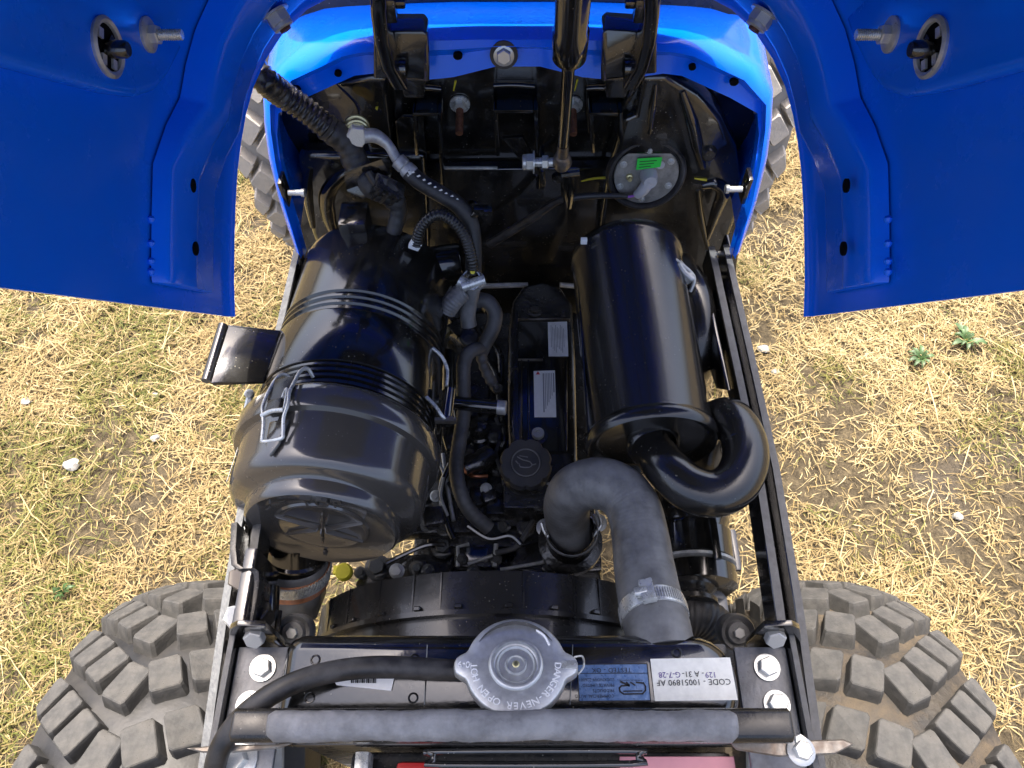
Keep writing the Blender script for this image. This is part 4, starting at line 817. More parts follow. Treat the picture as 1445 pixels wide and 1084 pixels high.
# oil filler: neck and scalloped cap with oil can mark
oc = P(742, 654, z=.856)
b = MB(); b.lathe([(.024, -.075), (.024, -.02), (.021, -.012), (0, -.012)], oc, (0, 0, 1), 36); b.box(oc + Vector((.002, -.012, -.045)), (.046, .05, .05)); nk = b.build('filler_neck', 'engine_black', cov, bevel=.004)
b = MB(); n_ = 72; prof = [(.0215, -.014), (.0245, -.010), (.0250, -.002), (.0235, .002), (.0145, .0025), (.0138, .0015)]; rows = []
tilt = Matrix.Rotation(math.radians(8), 3, 'X')
for r_, h_ in prof:
    rows.append([oc + tilt @ Vector((math.cos(a) * r_ * (1 - (.085 if r_ > .02 else 0) * max(0, math.cos(8 * a)) ** 3), math.sin(a) * r_ * (1 - (.085 if r_ > .02 else 0) * max(0, math.cos(8 * a)) ** 3), h_)) for a in [2 * math.pi * i / n_ for i in range(n_)]])
b.loft(rows, closed=True); b.f.append([5 * n_ + i for i in range(n_)]); b.m.append(0); cap = b.build('oil_cap', 'dark_plastic', cov, smooth=40)
b = MB(); on = lambda x, y, h=.0022: oc + tilt @ Vector((x, y, h))
b.tube([on(.0132 * math.cos(a), .0132 * math.sin(a), .003) for a in [2 * math.pi * i / 36 for i in range(37)]], .0007, seg=6, spl=1)
b.tube([on(-.008, .006), on(-.003, .003), on(.004, .001), on(.006, -.002), on(.0095, -.001)], .0006, seg=6, spl=2); b.tube([on(-.006, -.001), on(-.005, -.004), on(.003, -.0045), on(.006, -.002)], .0006, seg=6, spl=2); b.tube([on(-.006, .007), on(.002, .0055)], .0005, seg=6, spl=1); b.tube([on(-.0095, .002), on(-.007, -.001)], .0006, seg=6, spl=1)
b.build('oil_can_mark', 'rubber', cov)
b = MB(); b.box(P(765, 683, z=.835), (.024, .003, .003)); b.build('neck_rib', 'zinc_dull', cov, bevel=.001)
# injection side, left of the valve cover: pumps, lines, bolts
EM = 'engine_black'
def dome(u, v, z, r, h, m=EM, nm='injector_cap', axis=(0, 0, 1)):
    b = MB(); b.lathe([(r * 1.25, -h), (r * 1.25, -.2 * h), (r, -.1 * h), (r, .5 * h), (r * .8, .85 * h), (r * .3, h), (0, h)], P(u, v, z=z), axis, 24); return b.build(nm, m, eng)
def eb(pts, dz, nm, m=EM, bev=.003):
    b = MB(); b.prism(pts, (0, 0, -dz)); return b.build(nm, m, eng, bevel=bev)
zz = .79
dome(676, 607, .80, .011, .016); dome(678, 640, .775, .013, .02); dome(672, 705, .785, .0125, .010, nm='freeze_plug'); dome(700, 655, .785, .007, .014); dome(672, 440, .775, .011, .016); dome(690, 520, .77, .010, .014)
eb([P(u, v, z=.775) for u, v in ((650, 690), (650, 655), (712, 650), (712, 725), (660, 728))], .07, 'injector_pump_body')
eb([P(u, v, z=.768) for u, v in ((628, 738), (628, 700), (655, 690), (665, 730), (735, 740), (735, 775), (640, 775))], .06, 'front_cover_top')
eb([P(u, v, z=.79) for u, v in ((560, 745), (590, 690), (636, 690), (638, 742), (628, 752), (565, 754))], .02, 'pump_plate')
for u, v in ((606, 740), (628, 744), (618, 712), (598, 705), (640, 665), (614, 690)): bolt(P(u, v, z=.79), (0, -.1, 1), .0062, eng, EM, 'bolt', 'flange')
for u, v, z, r in ((694, 600, .79, .005), (664, 640, .79, .0055), (640, 600, .78, .006), (706, 690, .79, .005), (690, 470, .775, .006), (705, 505, .775, .005), (640, 520, .77, .007)): bolt(P(u, v, z=z), (rnd.uniform(-.2, .2), rnd.uniform(-.4, 0), 1), r, eng, EM, 'bolt', rnd.choice(['flange', 'nut', 'cap']))
# injection lines and small brackets
for pts, r, m in (([(690, 600), (702, 590), (704, 560), (700, 530), (690, 510)], .0032, EM), ([(660, 610), (648, 600), (642, 570), (640, 540)], .0035, EM), ([(635, 655), (622, 690), (628, 730), (640, 760)], .0032, 'gloss_black'), ([(625, 640), (632, 690), (640, 735)], .0022, 'zinc_dull'), ([(702, 640), (712, 620), (708, 585)], .003, EM), ([(680, 460), (690, 480), (705, 500), (707, 540)], .0035, EM)):
    b = MB(); b.tube([P(u, v, z=.80 + .006 * math.sin(u)) for u, v in pts], r, seg=10, spl=6); b.build('injection_line', m, eng)
eb([P(u, v, z=.792) for u, v in ((632, 640), (632, 590), (652, 585), (655, 640))], .04, 'solenoid_body'); eb([P(u, v, z=.80) for u, v in ((626, 600), (626, 575), (648, 572), (648, 600))], .03, 'wire_terminal_block')
b = MB(); b.tube([P(688, 672, z=.80), P(668, 672, z=.803), P(655, 664, z=.80), P(650, 655, z=.798)], .0022, seg=8); b.build('return_line', 'copper_wire', eng)
b = MB(); b.tube([P(u, v, z=.80) for u, v in ((655, 660), (676, 652), (695, 640))], [.011, .012, .011], seg=16); b.build('pump_housing', EM, eng)
cn = MB(); bx = Matrix.Rotation(.7, 3, 'Z'); cn.box(P(652, 466, z=.80), (.028, .020, .022), rot=bx); cn.box(P(640, 448, z=.80), (.018, .016, .018), rot=bx); cn.lathe([(0, -.02), (.013, -.02), (.013, .006), (.010, .008), (0, .008)], P(660, 476, z=.80), (.3, -.4, .8), 18); cn.build('injector_connector', 'plastic_black', eng, bevel=.0015)
b = MB(); b.lathe([(0, 0), (.008, 0), (.008, .008), (0, .01)], P(626, 470, z=.80), (0, 0, 1), 14); b.build('dipstick_knob', 'yellow_zinc', eng)
b = MB(); b.tube([P(633, 497, z=.83), P(633, 552, z=.83)], .0065, seg=14, spl=1); b.tube([P(634, 552, z=.83), P(632, 572, z=.83)], .003, seg=8, spl=1); b.build('relay_can', 'gloss_black', eng)
# heater pipe crossing to the valve cover with a bare steel end
h0, h1 = P(633, 568, z=.868), P(706, 575, z=.868)
b = MB(); b.tube([h0, h1], .0068, seg=20, spl=1); hp = b.build('coolant_pipe', 'gloss_black', T, label='short black coolant pipe with bare steel end'); b = MB(); b.lathe([(0, -.003), (.0072, -.003), (.0072, .005), (.0062, .006), (0, .006)], h1, h1 - h0, 20); b.build('pipe_tip', 'zinc_dull', hp)
# front of the engine
b = MB(); b.box((-.02, .205, .66), (.22, .07, .20)); b.box((-.11, .215, .70), (.07, .04, .12)); fcv = b.build('timing_cover', EM, T, bevel=.006, label='black timing cover at the front of the engine')
for pts, z, dz, nm in (([(500, 825), (520, 790), (580, 782), (640, 780), (640, 830), (510, 835)], .765, .05, 'mount_bracket'), ([(566, 830), (566, 795), (582, 783), (602, 790), (608, 830)], .775, .03, 'boss'), ([(640, 800), (640, 770), (700, 765), (704, 800)], .785, .012, 'belt_guard'), ([(720, 800), (730, 770), (765, 762), (785, 780), (850, 785), (850, 805), (760, 812)], .78, .03, 'water_pump')):
    b = MB(); b.prism([P(u, v, z=z) for u, v in pts], (0, 0, -dz)); b.build(nm, EM, fcv, bevel=.003)
for u, v, z, r, m in ((533, 801, .768, .0085, EM), (508, 808, .767, .004, EM), (625, 772, .77, .008, EM), (742, 745, .80, .006, EM), (650, 790, .79, .004, EM), (775, 800, .785, .005, EM), (812, 795, .79, .006, EM), (588, 802, .778, .005, EM), (700, 790, .79, .004, EM)): bolt(P(u, v, z=z), (0, -.15, 1), r, fcv, m, 'bolt', 'flange')
b = MB(); b.lathe([(0, 0), (.0075, 0), (.0085, .002), (.0085, .008), (.007, .010), (0, .010)], P(487, 809, z=.775), (0, -.1, 1), 18); b.box(P(478, 805, z=.775), (.010, .008, .006)); b.build('drain_plug', 'paint_yellow', fcv)
b = MB(); b.tube([P(646, 800, z=.79), P(646, 772, z=.79), P(662, 768, z=.792)], .002, seg=8, spl=1); b.tube([P(700, 768, z=.79), P(698, 800, z=.79)], .0022, seg=8, spl=1); b.tube([P(660, 796, z=.79), P(695, 784, z=.792)], .0018, seg=8, spl=1); b.tube([P(706, 804, z=.79), P(760, 795, z=.79), P(795, 785, z=.79)], .0018, seg=8, spl=1); b.build('guard_wire', 'zinc_dull', fcv)
b = MB(); b.box(P(672, 785, z=.785), (.022, .018, .004), rot=Matrix.Rotation(.3, 3, 'X')); b.build('guard_window', 'gloss_black', fcv, bevel=.001)
# thermostat housing with wire clamp
th = P(806, 752, z=.855)
b = MB(); b.lathe([(.030, -.045), (.030, -.032), (.022, -.028), (.0205, 0), (.0205, .01)], th, (-.05, -.1, 1), 32); tb = b.build('thermostat_housing', EM, T, label='black thermostat housing under the upper hose')
bolt(P(770, 745, z=.82), (0, -.1, 1), .006, tb, 'zinc_dull', 'bolt', 'flange'); bolt(P(843, 738, z=.82), (0, -.1, 1), .006, tb, 'zinc_dull', 'bolt', 'flange')
b = MB(); b.tube([P(764, 738, z=.842), P(772, 756, z=.838), (P(796, 775, z=.836)), P(820, 772, z=.838), P(842, 750, z=.842), P(848, 738, z=.844), P(842, 722, z=.846)], .0016, seg=8); b.build('wire_clamp', 'zinc', tb)
b = MB(); b.lathe([(.0228, -.003), (.0236, -.002), (.0236, .003), (.0228, .004)], th + Vector((0, 0, .006)), (-.05, -.1, 1), 36); b.build('hose_rim', 'foam', tb)
# upper radiator hose
up_pts = [P(806, 760, t=.690), P(801, 735, t=.672), P(800, 712, t=.655), P(812, 691, t=.636), P(842, 682, t=.622), P(872, 691, t=.612), (P(893, 716, t=.602)), P(903, 755, t=.588), P(909, 800, t=.567), P(918, 850, t=.545), P(927, 884, t=.529), P(931, 904, t=.522), P(934, 918, t=.518)]
uh = hose('upper_radiator_hose', up_pts, [.0198, .0200, .0204, .0210, .0214, .0216, .0218, .0222, .0228, .0233, .0233, .0233, .0233], 'rubber', 'thick grey upper radiator hose looping to the radiator tank', seg=40, spl=10, rib=(.0042, .003))
def around(p, ax_, r, w, m, nm, teeth=False, parent=None):
    b = MB(); b.lathe([(r, -w), (r + .0011, -w * .95), (r + .0014, -w * .5), (r + .0014, w * .5), (r + .0011, w * .95), (r, w)], p, ax_, 56); return b.build(nm, m, parent)
axh = (up_pts[10] - up_pts[9]).normalized(); pcl = up_pts[9].lerp(up_pts[10], .45)
around(pcl, axh, .0234, .0062, 'zinc', 'worm_clamp', parent=uh)
rx = (CAM - pcl); rx = (rx - axh * rx.dot(axh)).normalized(); ry = axh.cross(rx); b = MB()
for i in range(14):
    a = -.1 - i * .075; r_ = rx * math.cos(a) + ry * math.sin(a)
    if r_.x < 0: r_ = rx * math.cos(-a) - ry * math.sin(-a)
    a = (.08 + i * .075) * (1 if ry.x > 0 else -1); r_ = rx * math.cos(a) + ry * math.sin(a); tt = axh.cross(r_); b.box(pcl + r_ * .0251, (.0008, .0085, .0008), rot=Matrix((tt, axh, r_)).transposed())
b.build('clamp_teeth', 'zinc_dull', uh)
b = MB(); r_ = rx; b.box(pcl + r_ * .0271, (.010, .017, .006), rot=Matrix((axh.cross(r_), axh, r_)).transposed()); b.lathe([(0, 0), (.0038, 0), (.0038, .009), (0, .009)], pcl + r_ * .0276, axh.cross(r_), 12); b.build('clamp_screw', 'zinc', uh, bevel=.001)
for (u, v, s) in ((862, 708, .006), (838, 680, .004)):
    p_ = P(u, v, t=.565 if u == 862 else .578); b = MB(); b.lathe([(0, 0), (.003, -.0005), (.002, -.001), (0, -.001)], p_, (0, -.6, .8), 8); 
b = MB(); p_ = P(929, 829, t=.5295); b.lathe([(0, .001), (.0018, .0006), (.002, 0), (.002, -.002)], p_, (CAM - p_).normalized(), 10); b.build('paint_dot', 'paint_yellow', uh)
# alternator and belt pulley on the right
al = P(968, 735, z=.815); b = MB()
b.lathe([(0, .03), (.034, .03), (.036, .024), (.036, -.006), (.0345, -.008), (.0345, -.012), (.037, -.014), (.037, -.040), (.032, -.042), (.032, -.046), (.038, -.048), (.038, -.064), (.030, -.070), (.012, -.072), (0, -.072)], al + Vector((.004, 0, 0)), (0.05, 1, .0), 40); at_ = b.build('alternator', 'gloss_black', T, label='black alternator beneath the muffler pipe')
b = MB(); b.lathe([(.0325, -.0405), (.0385, -.042), (.0385, -.0445), (.0325, -.046)], al + Vector((.004, 0, 0)), (.05, 1, 0), 40); b.build('fan_ring', 'zinc_dull', at_)
for a in (0, 1.2, 2.0): b = MB(); b.box(al + Vector((.004 + .037 * math.sin(a + .3), -.03, .037 * math.cos(a + .3))), (.008, .04, .006)); b.build('cooling_slot_rib', 'gloss_black', at_, bevel=.002)
b = MB(); b.box(P(1012, 800, z=.80), (.012, .03, .03)); b.box(P(1002, 855, z=.79), (.03, .03, .02)); b.build('alternator_lug', 'gloss_black', at_, bevel=.004)
pl = P(975, 858, z=.83); b = MB(); b.lathe([(0, 0), (.020, 0), (.024, .002), (.024, .006), (.018, .011), (.024, .016), (.024, .020), (0, .020)], pl, (.05, 1, -.1), 36); b.build('belt_pulley', 'plastic_black', T, label='grooved black pulley beside the hose clamp')
hose('lower_radiator_hose', [P(965, 868, z=.83), P(990, 872, z=.83), P(1012, 892, z=.82), P(1018, 925, z=.79)], .0185, 'rubber_dark', 'dark ribbed lower hose behind the radiator', rib=(.004, .02), seg=28)
# ------------------------------------------------------------------ radiator, shroud, tank, cap
b = MB(); b.box((0, .082, .68), (.315, .044, .50)); rad = b.build('radiator', 'plastic_black', T, bevel=.003, label='black radiator at the front of the engine bay')
SC = Vector((-.015, 0, .728)); b = MB()
b.lathe([(.140, .108), (.142, .108), (.142, .150), (.1785, .1515), (.1785, .1555), (.175, .1565), (.1735, .187), (.1705, .187), (.1705, .11)], SC, (0, 1, 0), 120); shr = b.build('fan_shroud', 'shroud_black', rad, smooth=30)
for a in (-58, -46, -33, -22, -14, 8, 22, 30):
    r_ = Vector((math.sin(math.radians(a)), 0, math.cos(math.radians(a)))); b = MB(); b.box(SC + Vector((0, .172, 0)) + r_ * .1745, (.0012, .03, .0016), rot=Matrix((Vector((r_.z, 0, -r_.x)), Vector((0, 1, 0)), r_)).transposed()); b.build('shroud_rib', 'shroud_black', rad)
for a in (-52, -42, -31, -20, -9, 4, 16, 28):
    r_ = Vector((math.sin(math.radians(a)), 0, math.cos(math.radians(a)))); b = MB(); b.box(SC + Vector((0, .158, 0)) + r_ * .1765, (.006, .004, .005), rot=Matrix((Vector((r_.z, 0, -r_.x)), Vector((0, 1, 0)), r_)).transposed()); b.build('shroud_clip', 'shroud_black', rad, bevel=.0008, bseg=1)
b = MB(); b.lathe([(.035, .150), (.045, .152), (.05, .175), (0, .178)], SC, (0, 1, 0), 30)
for k in range(7):
    a = 2 * math.pi * k / 7; d_ = Vector((math.sin(a), 0, math.cos(a))); e_ = Vector((math.cos(a), 0, -math.sin(a))); b.prism([SC + Vector((0, .150, 0)) + d_ * .045 - e_ * .015, SC + Vector((0, .150, 0)) + d_ * .16 - e_ * .03, SC + Vector((0, .172, 0)) + d_ * .16 + e_ * .03, SC + Vector((0, .172, 0)) + d_ * .045 + e_ * .015], (0, .003, 0))
b.build('fan', 'plastic_black', rad)
# top tank: rounded plastic box with a round right end
TZ = .985; rows = []
for (inset, z) in ((.004, .930), (.0, .934), (.0, .966), (.002, .975), (.006, .981), (.012, TZ)):
    pts = []
    for (x0, y0, r0, aa) in ((.150, .121, .030, 0), (.150, .057, .026, -90), (-.1535, .057, .014, 180), (-.1535, .121, .014, 90)):
        cx_ = x0 - math.copysign(r0, x0) + 0; cy_ = y0 + (r0 if y0 < .07 else -r0)
        for i in range(7):
            if aa == 0: a = math.pi / 2 - math.pi / 2 * i / 6
            elif aa == -90: a = 0 - math.pi / 2 * i / 6
            elif aa == 180: a = -math.pi / 2 - math.pi / 2 * i / 6
            else: a = math.pi - math.pi / 2 * i / 6
            pts.append((cx_ + max(.001, r0 - inset) * math.cos(a), cy_ + max(.001, r0 - inset) * math.sin(a), z))
    rows.append(pts)
b = MB(); b.loft(rows, closed=True); n = len(rows[0]); b.f.append([5 * n + i for i in range(n)]); b.m.append(0); b.f.append(list(range(n))); b.m.append(0)
tk = b.build('radiator_tank', 'gloss_black', T, smooth=50, label='glossy black radiator top tank with labels')
b = MB(); b.box((0, .089, .930), (.312, .068, .010)); b.build('tank_seam', 'plastic_black', tk, bevel=.003)
for u, v in ((445, 931), (437, 985), (585, 930), (583, 985), (690, 1002), (955, 921)):
    b = MB(); p_ = P(u, v, z=TZ + .0002); b.lathe([(.0022, 0), (.0026, .0006), (.0030, .0006), (.0034, 0)], p_, (0, 0, 1), 20); b.build('moulded_ring', 'gloss_black', tk)
for u in (603, 808): b = MB(); p0, p1 = P(u, 910, z=TZ + .0003), P(u - 4, 995, z=TZ + .0003); b.tube([p0, p1], .0004, seg=6, spl=1); b.build('parting_line', 'gloss_black', tk)
# labels on the tank
LZ = TZ + .0006
def label_quad(name, pts, m, mats): 
    q = [P(u, v, z=LZ) for u, v in pts]; b = MB(); b.prism(q, (0, 0, .0004)); return b, q
b, q = label_quad('code', [(917.5, 930), (1030, 928), (1041, 988), (924, 989.5)], 'label_paper', 0)
X = (q[0] - q[1]).normalized(); Yv = Vector((0, -1, 0)); Yv = (Yv - X * Yv.dot(X)).normalized()
ctr = lambda u, v: P(u, v, z=LZ + .0008)
text_geo(b, 'CODE - 10051890 AF', .0052, ctr(979, 962.5), X, Yv, 1, spacing=1.02)
text_geo(b, '129', .0050, ctr(1003, 952), X, Yv, 2); text_geo(b, '- A 31-', .0050, ctr(978, 951), X, Yv, 1); text_geo(b, 'G-7-28', .0050, ctr(945, 952), X, Yv, 2)
b.build('code_label', ['label_paper', 'ink', 'ink_violet'], tk, smooth=0, recalc=False)
b, q = label_quad('tested', [(815, 938), (913, 937), (918, 989), (817, 990)], 'label_blue', 0)
X = (q[0] - q[1]).normalized(); Yv = Vector((0, -1, 0)); Yv = (Yv - X * Yv.dot(X)).normalized()
text_geo(b, 'TESTED - OK', .0042, ctr(863, 945.5), X, Yv, 1, spacing=1.08)
for i, s_ in enumerate(('COMMERCIAL AUTO', 'PRODUCTS', 'PRIVATE LIMITED', 'LUCKNOW-226001')): text_geo(b, s_, .0027, ctr(867, 982 - i * 7.7), X, Yv, 1, align='LEFT')
text_geo(b, 'COMMERCIAL RADIATORS', .0013, ctr(890, 960), X, Yv, 1)
def strip(pts, w): 
    p3 = [ctr(u, v) for u, v in pts]
    for a_, c_ in zip(p3, p3[1:]):
        d_ = (c_ - a_).normalized(); s_ = Vector((-d_.y, d_.x, 0)) * w; b.add([a_ - s_ - d_ * w * .6, c_ - s_ + d_ * w * .6, c_ + s_ + d_ * w * .6, a_ + s_ - d_ * w * .6], [(0, 1, 2, 3)], 1)
strip([(816, 950.5), (914, 950)], .0002)
strip([(898, 963), (908, 964), (911, 969), (911, 974), (907, 979), (880, 979.5), (875, 976), (874, 971), (877, 968), (888, 967), (884, 963)], .0005)
strip([(906, 975), (880, 975.5)], .0004); strip([(896, 967), (890, 963)], .0005); strip([(888, 968), (876, 962)], .0006)
for i, j in ((0, 1), (1, 2), (2, 3), (3, 0)):
    z_ = Vector((0, 0, .0007)); 
    a_ = q[i] + z_; c_ = q[j] + z_; d_ = (c_ - a_).normalized(); s_ = Vector((-d_.y, d_.x, 0)) * .0003; b.add([a_ - s_, c_ - s_, c_ + s_, a_ + s_], [(0, 1, 2, 3)], 1)
b.build('tested_label', ['label_blue', 'ink'], tk, smooth=0, recalc=False)
b, q = label_quad('bar', [(470, 958), (556, 958), (552, 975), (475, 967)], 'label_white', 0)
for i in range(14):
    u = 496 + i * 2.6; a_ = ctr(u, 955); c_ = ctr(u + .4, 964); w_ = Vector((.0003 + .0003 * (i % 3 == 0), 0, 0)); b.add([a_ - w_, a_ + w_, c_ + w_, c_ - w_], [(0, 1, 2, 3)], 1)
b.build('barcode_label', ['label_white', 'ink'], tk, smooth=0, recalc=False)
# pressure cap with two ears and raised lettering
cc = P(728, 938, z=1.004); b = MB(); n_ = 96; rows = []; CT = Matrix.Rotation(math.radians(-16), 3, 'X'); capt = lambda p: cc + CT @ (Vector(p) - cc)
def capr(a, k):
    base_ = .0325 + .0; c_ = abs(math.cos(a)); ear = 0.0
    da = math.acos(min(1, c_)); ear = .0068 * math.exp(-(da / .22) ** 4)
    return (base_ + ear) * k
for k, h in ((.965, -.009), (1.0, -.0065), (1.0, -.003), (.985, -.0008), (.955, 0.0), (.60, .0006)):
    rows.append([cc + Vector((capr(a, k) * math.cos(a), capr(a, k) * math.sin(a), h)) for a in [2 * math.pi * i / n_ for i in range(n_)]])
for r_, h in ((.0172, .0008), (.0165, .0022), (.0155, .0028), (.0143, .0026), (.0138, .0005), (.0128, .0), (.0118, .0012), (.0112, .0003), (.0108, -.0002), (.0070, .0), (.0062, .0016), (.0054, .0016), (.0050, .0004), (.003, .0008)):
    rows.append([cc + Vector((r_ * math.cos(a), r_ * math.sin(a), h)) for a in [2 * math.pi * i / n_ for i in range(n_)]])
rows = [[capt(p) for p in r] for r in rows]; b.loft(rows, closed=True); b.f.append([(len(rows) - 1) * n_ + i for i in range(n_)]); b.m.append(0); capo = b.build('radiator_cap', 'steel_cap', T, smooth=50, label='bright steel radiator pressure cap with two ears')
b = MB(); b.lathe([(0, .0013), (.0018, .0012), (.0026, .0006), (.0028, 0)], cc, (0, 0, 1), 16); b.v = [capt(p) for p in b.v]; b.build('rivet', 'yellow_zinc', capo)
b = MB(); b.lathe([(.022, -.03), (.022, -.012), (.025, -.010), (.028, -.004)], cc, (0, 0, 1), 40); b.build('filler_neck', 'gloss_black', capo)
b = MB(); s_ = 'DANGER-NEVER OPEN HOT'
for i, ch in enumerate(s_):
    a = math.radians(-2 - i * (176 / (len(s_) - 1))); d_ = Vector((math.cos(a), math.sin(a), 0)); tx = Vector((d_.y, -d_.x, 0))
    if ch != ' ': text_geo(b, ch, .0062, cc + d_ * .0262 + Vector((0, 0, .0004)), tx, d_, 0, depth=.0005)
text_geo(b, '0-9', .0062, cc + Vector((-.0328, .000, .0004)), (-1, 0, 0), (0, -1, 0), 0, depth=.0006)
b.tube([cc + Vector((.0135, .0235, .0004)), cc + Vector((.0185, .0195, .0004)), cc + Vector((.0215, .013, .0004))], .0008, seg=6, spl=3); b.v = [capt(p) for p in b.v]; b.build('raised_lettering', 'emboss_light', capo, smooth=20)
b = MB(); b.box(cc + Vector((.0335, 0, .0002)), (.010, .0055, .0012)); b.v = [capt(p) for p in b.v]; b.build('ear_tab', 'zinc', capo, bevel=.0005)
b = MB(); b.tube([cc + Vector((.037, .006, -.002)), cc + Vector((.0425, .007, -.003)), cc + Vector((.043, .001, -.004)), cc + Vector((.039, -.004, -.005))], .0007, seg=8); b.v = [capt(p) for p in b.v]; b.build('cap_wire', 'zinc', capo)
# overflow hose
hose('overflow_hose', [P(668, 946, z=.9905), P(640, 946, z=.9915), P(600, 944, z=.995), P(540, 941, z=.998), (P(480, 946, z=.998)), P(425, 960, z=1.0), P(380, 982, z=1.0), P(340, 1014, z=.995), P(313, 1052, z=.985), P(302, 1090, z=.965), P(300, 1130, z=.92)], .0068, 'rubber_dark', 'dark overflow hose curving from the radiator cap to the left rail', seg=20)
# ------------------------------------------------------------------ front frame: side plates, bolts, seal bar, cross plate
for sd in (-1, 1):
    M = lambda u: (u if sd < 0 else 2 * 726.5 - u)
    # upright inner plate along the rail
    b = MB(); b.prism([(sd * .196, .000, .962), (sd * .1965, .128, .962), (sd * .1965, .132, .90), (sd * .1965, .132, .84), (sd * .196, .000, .84)], (sd * -.004, 0, 0)); pl_ = b.build('side_plate', 'gloss_black', T, bevel=.0012)
    b = MB(); e = [(sd * .1935, -.005, .9630), (sd * .1935, .127, .9630)]; b.box((sd * .1942, .061, .9632), (.0042, .132, .0012)); b.build('plate_edge', 'rail_paint', pl_, bevel=.0003, bseg=1)
    # horizontal tab with two marked bolts
    b = MB(); b.box((sd * .1735, .072, .952), (.036, .088, .005)); tab = b.build('mount_tab', 'tab_paint', pl_, bevel=.001)
    for (u, v) in (((371, 943), (352, 995)) if sd < 0 else ((1082, 942), (1096, 994))): bolt(P(u, v, z=.955), (0, 0, 1), .0066, pl_, 'zinc', 'bolt', 'mark')
    # upright flange with rounded corner and a bolt through it
    q = [P(M(322), 905, y=.122), P(M(324), 888, y=.122), P(M(334), 883, y=.122), P(M(374), 884, y=.122), P(M(400), 908, y=.122), P(M(404), 930, y=.122), P(M(330), 930, y=.122)]
    b = MB(); b.prism(q, (0, .004, 0)); b.build('flange', 'gloss_black', pl_, bevel=.0012)
    bolt(P(M(361), 896, y=.121), (0, -.9, .6), .0072, pl_, 'zinc_dull', 'bolt', 'hex')
    # rubber mount dish beyond the flange
    c2 = P(M(413), 893, z=.90) if sd < 0 else P(1042, 893, z=.90); b = MB(); b.lathe([(.013, -.02), (.0145, -.004), (.013, 0), (.0095, -.003), (.008, .001), (0, .001)], c2, (0, -.35, 1), 30); b.build('rubber_mount', 'rubber', pl_); bolt(c2, (0, -.35, 1), .0045, pl_, 'zinc_dull', 'bolt', 'hex')
# left rail fittings: hooked strap and bright bolts
b = MB(); rows = []
for u, v, z in ((326, 738, .955), (324, 775, .958), (326, 797, .958), (336, 804, .958), (349, 803, .957), (356, 808, .955), (357, 822, .952), (353, 850, .95), (347, 880, .948)):
    p = P(u, v, z=z); rows.append([p, p + Vector((.0045, .001, 0)), p + Vector((.0045, .001, -.03)), p + Vector((0, 0, -.03))])
b.loft(rows, closed=True); b.f += [[0, 1, 2, 3], [32, 33, 34, 35]]; b.m += [0, 0]; st = b.build('hooked_strap', 'plastic_black', T, bevel=.001, label='bent black strap hooked over the left rail')
b = MB(); b.box(P(362, 845, z=.925), (.010, .06, .06)); b.build('strap_web', 'gloss_black', st, bevel=.002)
bolt(P(340, 816, z=.945), (.2, -.3, 1), .009, st, 'bare_steel', 'bolt', 'hex')
bolt(P(334, 870, z=.945), (.3, -.3, 1), .0092, st, 'zinc', 'bolt', 'hex'); bolt(P(364, 870, z=.93), (1, -.4, .3), .0085, st, 'gloss_black', 'bolt', 'flange')
b = MB(); b.tube([P(372, 880, z=.90), P(376, 830, z=.90)], .011, seg=16, spl=1); b.build('spacer', 'gloss_black', st)
b = MB(); b.tube([P(391, 890, z=.92), P(394, 862, z=.92)], .0024, seg=8, spl=1); b.build('stay_rod', 'gloss_black', st); b = MB(); b.tube([P(374, 888, z=.945), P(402, 916, z=.945)], .0018, seg=8, spl=1); b.build('stay_rod', 'gloss_black', st)
for u, v in ((350, 556), (352, 563)):
    pass
b = MB(); b.lathe([(0, 0), (.004, 0), (.004, .004), (0, .005)], P(353, 558, z=.95), (0, 0, 1), 12); b.tube([P(352, 562, z=.95), P(347, 585, z=.945)], .003, seg=8, spl=1); b.build('stud', 'zinc', st)
# seal bar with foam
BZ = 1.012
b = MB(); y0 = .056; b.box((.0, y0, BZ - .006), (.0, .0, .0)) if False else None
x0, x1 = P(325, 1025, z=BZ).x, P(1120, 1025, z=BZ).x
rows = []
for x in (x0, x0 + .002, x1 - .002, x1): rows.append([(x, .050, BZ - .012), (x, .050, BZ - .004), (x, .053, BZ), (x, .066, BZ), (x, .069, BZ - .004), (x, .069, BZ - .012)])
b = MB(); b.loft(rows, closed=True); b.f += [list(range(6)), [18 + i for i in range(6)][::-1]]; b.m += [0, 0]; sb = b.build('seal_bar', 'plastic_black', T, bevel=.0008, bseg=1, smooth=50, label='black cross bar carrying the foam seal')
x0, x1 = P(376, 1025, z=BZ + .004).x, P(1042, 1025, z=BZ + .004).x; rows = []; nx = 90; rr = random.Random(3); wob = 0
for i in range(nx + 1):
    x = x0 + (x1 - x0) * i / nx; wob = .8 * wob + rr.uniform(-.0003, .0003); k = 1 + .03 * math.sin(i * .23) ; e = .75 if i in (0, nx) else 1
    rows.append([(x,   .0600 + wob + yy * .64 * e * k, BZ + zz_ * (e if zz_ > 0 else 1)) for yy, zz_ in ((-.0145, -.008), (-.0155, -.004), (-.0145, .0005), (-.012, .0032), (-.009, .0052), (-.0045, .0064), (0, .0068), (.0045, .0066), (.0085, .0052), (.0105, .002), (.0115, -.002))])
b = MB(); b.loft(rows); b.f += [list(range(11)), [nx * 11 + i for i in range(11)][::-1]]; b.m += [0, 0]; fo = b.build('foam_seal', 'foam', sb, smooth=70)
